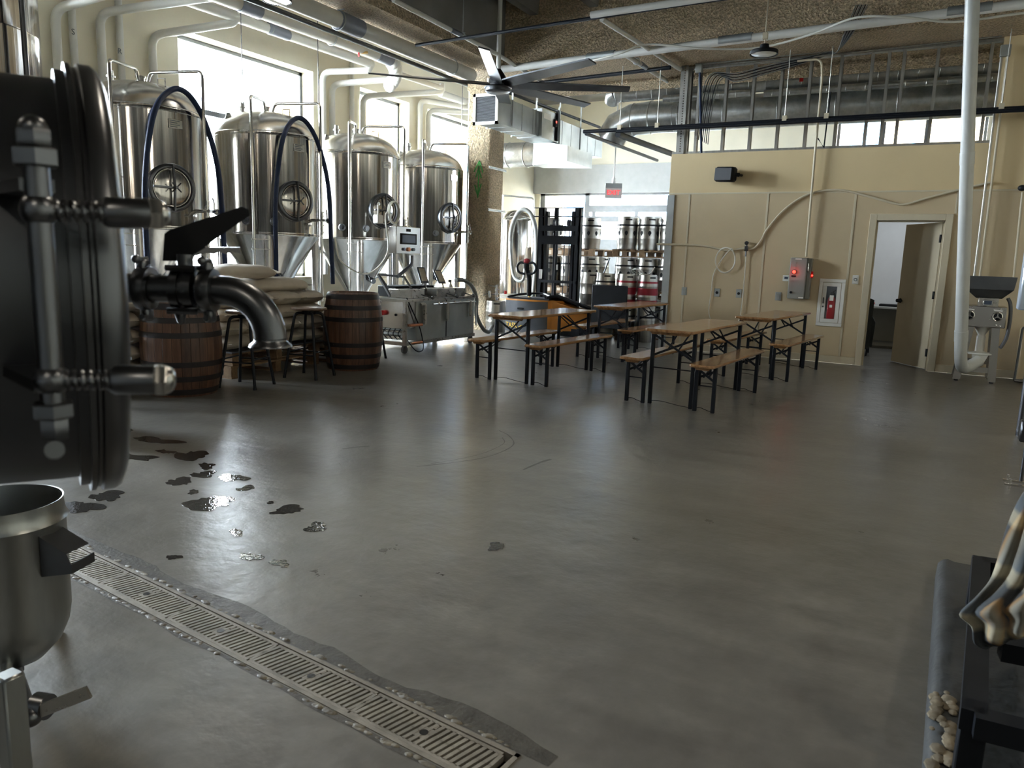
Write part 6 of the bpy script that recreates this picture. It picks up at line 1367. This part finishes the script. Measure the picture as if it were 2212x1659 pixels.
for k in range(60):
    y = random.uniform(1.95, 2.55) if k > 8 else random.uniform(2.5, 2.62); x = .155+.028*(y-2.2)+random.uniform(-.01, .05); b.sph((x, y, .099+random.uniform(0, .008)), random.uniform(.008, .022), (1, 1.3, .4), 8, 6)
tag(b.build('broken_concrete', M['rubble'], sharp=20), 'pale broken patch on the edge of the dark curb', 'rubble', kind='stuff')
zf = .102
t = thing('equipment_frame', 'black steel equipment frame standing on the dark curb', 'frame', (.6, 3.0, zf))
ff = lambda px, py, z: Zp(px, py, z)
for (a, q) in ((ff(2118, 1222, .28), ff(2102, 1560, .28)), (ff(2118, 1222, .28), ff(2118, 1222, .28)+V((1.0, .1, 0))), (ff(2102, 1560, .28), ff(2102, 1560, .28)+V((1.0, .05, 0))), (ff(2160, 1400, .28), ff(2160, 1400, .28)+V((1.0, .1, 0)))):
    b = B(); b.bar(a, q, .06, .06); b.build('rail', M['black'], t)
for a in (ff(2118, 1222, .28), ff(2104, 1545, .28), ff(2118, 1222, .28)+V((1.0, .1, 0)), ff(2102, 1560, .28)+V((1.0, .05, 0))):
    b = B(); b.bbox((a.x, a.y, (zf+.31)/2), (.062, .062, .31-zf), bev=.004); b.build('post', M['black'], t)
b = B(); a = ff(2118, 1222, .28); b.bbox((a.x+.75, a.y-.6, .62), (.8, 1.2, .55), bev=.02); b.build('machine_block', M['blackm'], t)
# flannel shirt
b = B(); n, m_ = 30, 26; vs = []
A_ = [Dp(*q, 2.15) for q in ((2232, 1030), (2197, 1085), (2172, 1145), (2155, 1205), (2138, 1252), (2108, 1288), (2073, 1325), (2103, 1350), (2110, 1385), (2136, 1398))]
E_ = [Dp(*q, 2.02) for q in ((2340, 1030), (2340, 1080), (2335, 1130), (2330, 1180), (2325, 1220), (2320, 1255), (2310, 1290), (2300, 1310), (2290, 1330), (2280, 1345))]
SA, SE = spline(A_, 4), spline(E_, 4); m_ = len(SA)
for j in range(m_):
    v = j/(m_-1)
    for i in range(n+1):
        u = i/n; q = SA[j].lerp(SE[j], u); fold = abs(sin(u*11+v*2.5))*(.02+.045*v)+.012*noise.noise(V((u*9, v*5, 1))); vs.append(q-ray(2180, 1200).normalized()*(fold+.05*sin(u*pi)+.03*sin(v*9+u*3)*(v**2)))
b.add(vs, [(j*(n+1)+i, j*(n+1)+i+1, (j+1)*(n+1)+i+1, (j+1)*(n+1)+i) for j in range(m_-1) for i in range(n)])
shirt = b.build('flannel_shirt', M['plaid'], sharp=180); tag(shirt, 'faded plaid flannel shirt hanging at the right picture edge', 'shirt')
sm = shirt.modifiers.new('thickness', 'SOLIDIFY'); sm.thickness = .006
b = B(); a = Dp(2210, 930, 5.2); b.bbox((a.x+.03, a.y, a.z), (.1, .1, .15), bev=.01); b.cyl((a.x+.03, a.y, 0), (a.x+.03, a.y, a.z), .012); tag(b.build('cart_corner', M['dsteel']), 'small dark cart corner poking in at the right edge', 'cart')
b = B(); a = Dp(2190, 952, 5.1); q = V((a.x, a.y, .03))
for k in range(2): b.bar(V((a.x-.03, a.y-.12*k, .03)), V((a.x+.3, a.y-.12*k, .03)), .02, .012); b.cyl(V((a.x+.0, a.y-.12*k, .0)), V((a.x+.0, a.y-.12*k, .07)), .008, n=8)
tag(b.build('cart_fork', M['chrome']), 'two small metal prongs near the floor at the right edge', 'prongs')
SC.view_settings.view_transform = 'Standard'; SC.view_settings.look = 'None'; SC.view_settings.gamma = 1; SC.view_settings.use_curve_mapping = False
SC.view_settings.exposure = 0.85
SC.cycles.use_denoising = True; SC.cycles.max_bounces = 8; SC.cycles.diffuse_bounces = 5; SC.cycles.transparent_max_bounces = 12
SC.cycles.sample_clamp_indirect = 8; SC.cycles.caustics_reflective = False; SC.cycles.caustics_refractive = False
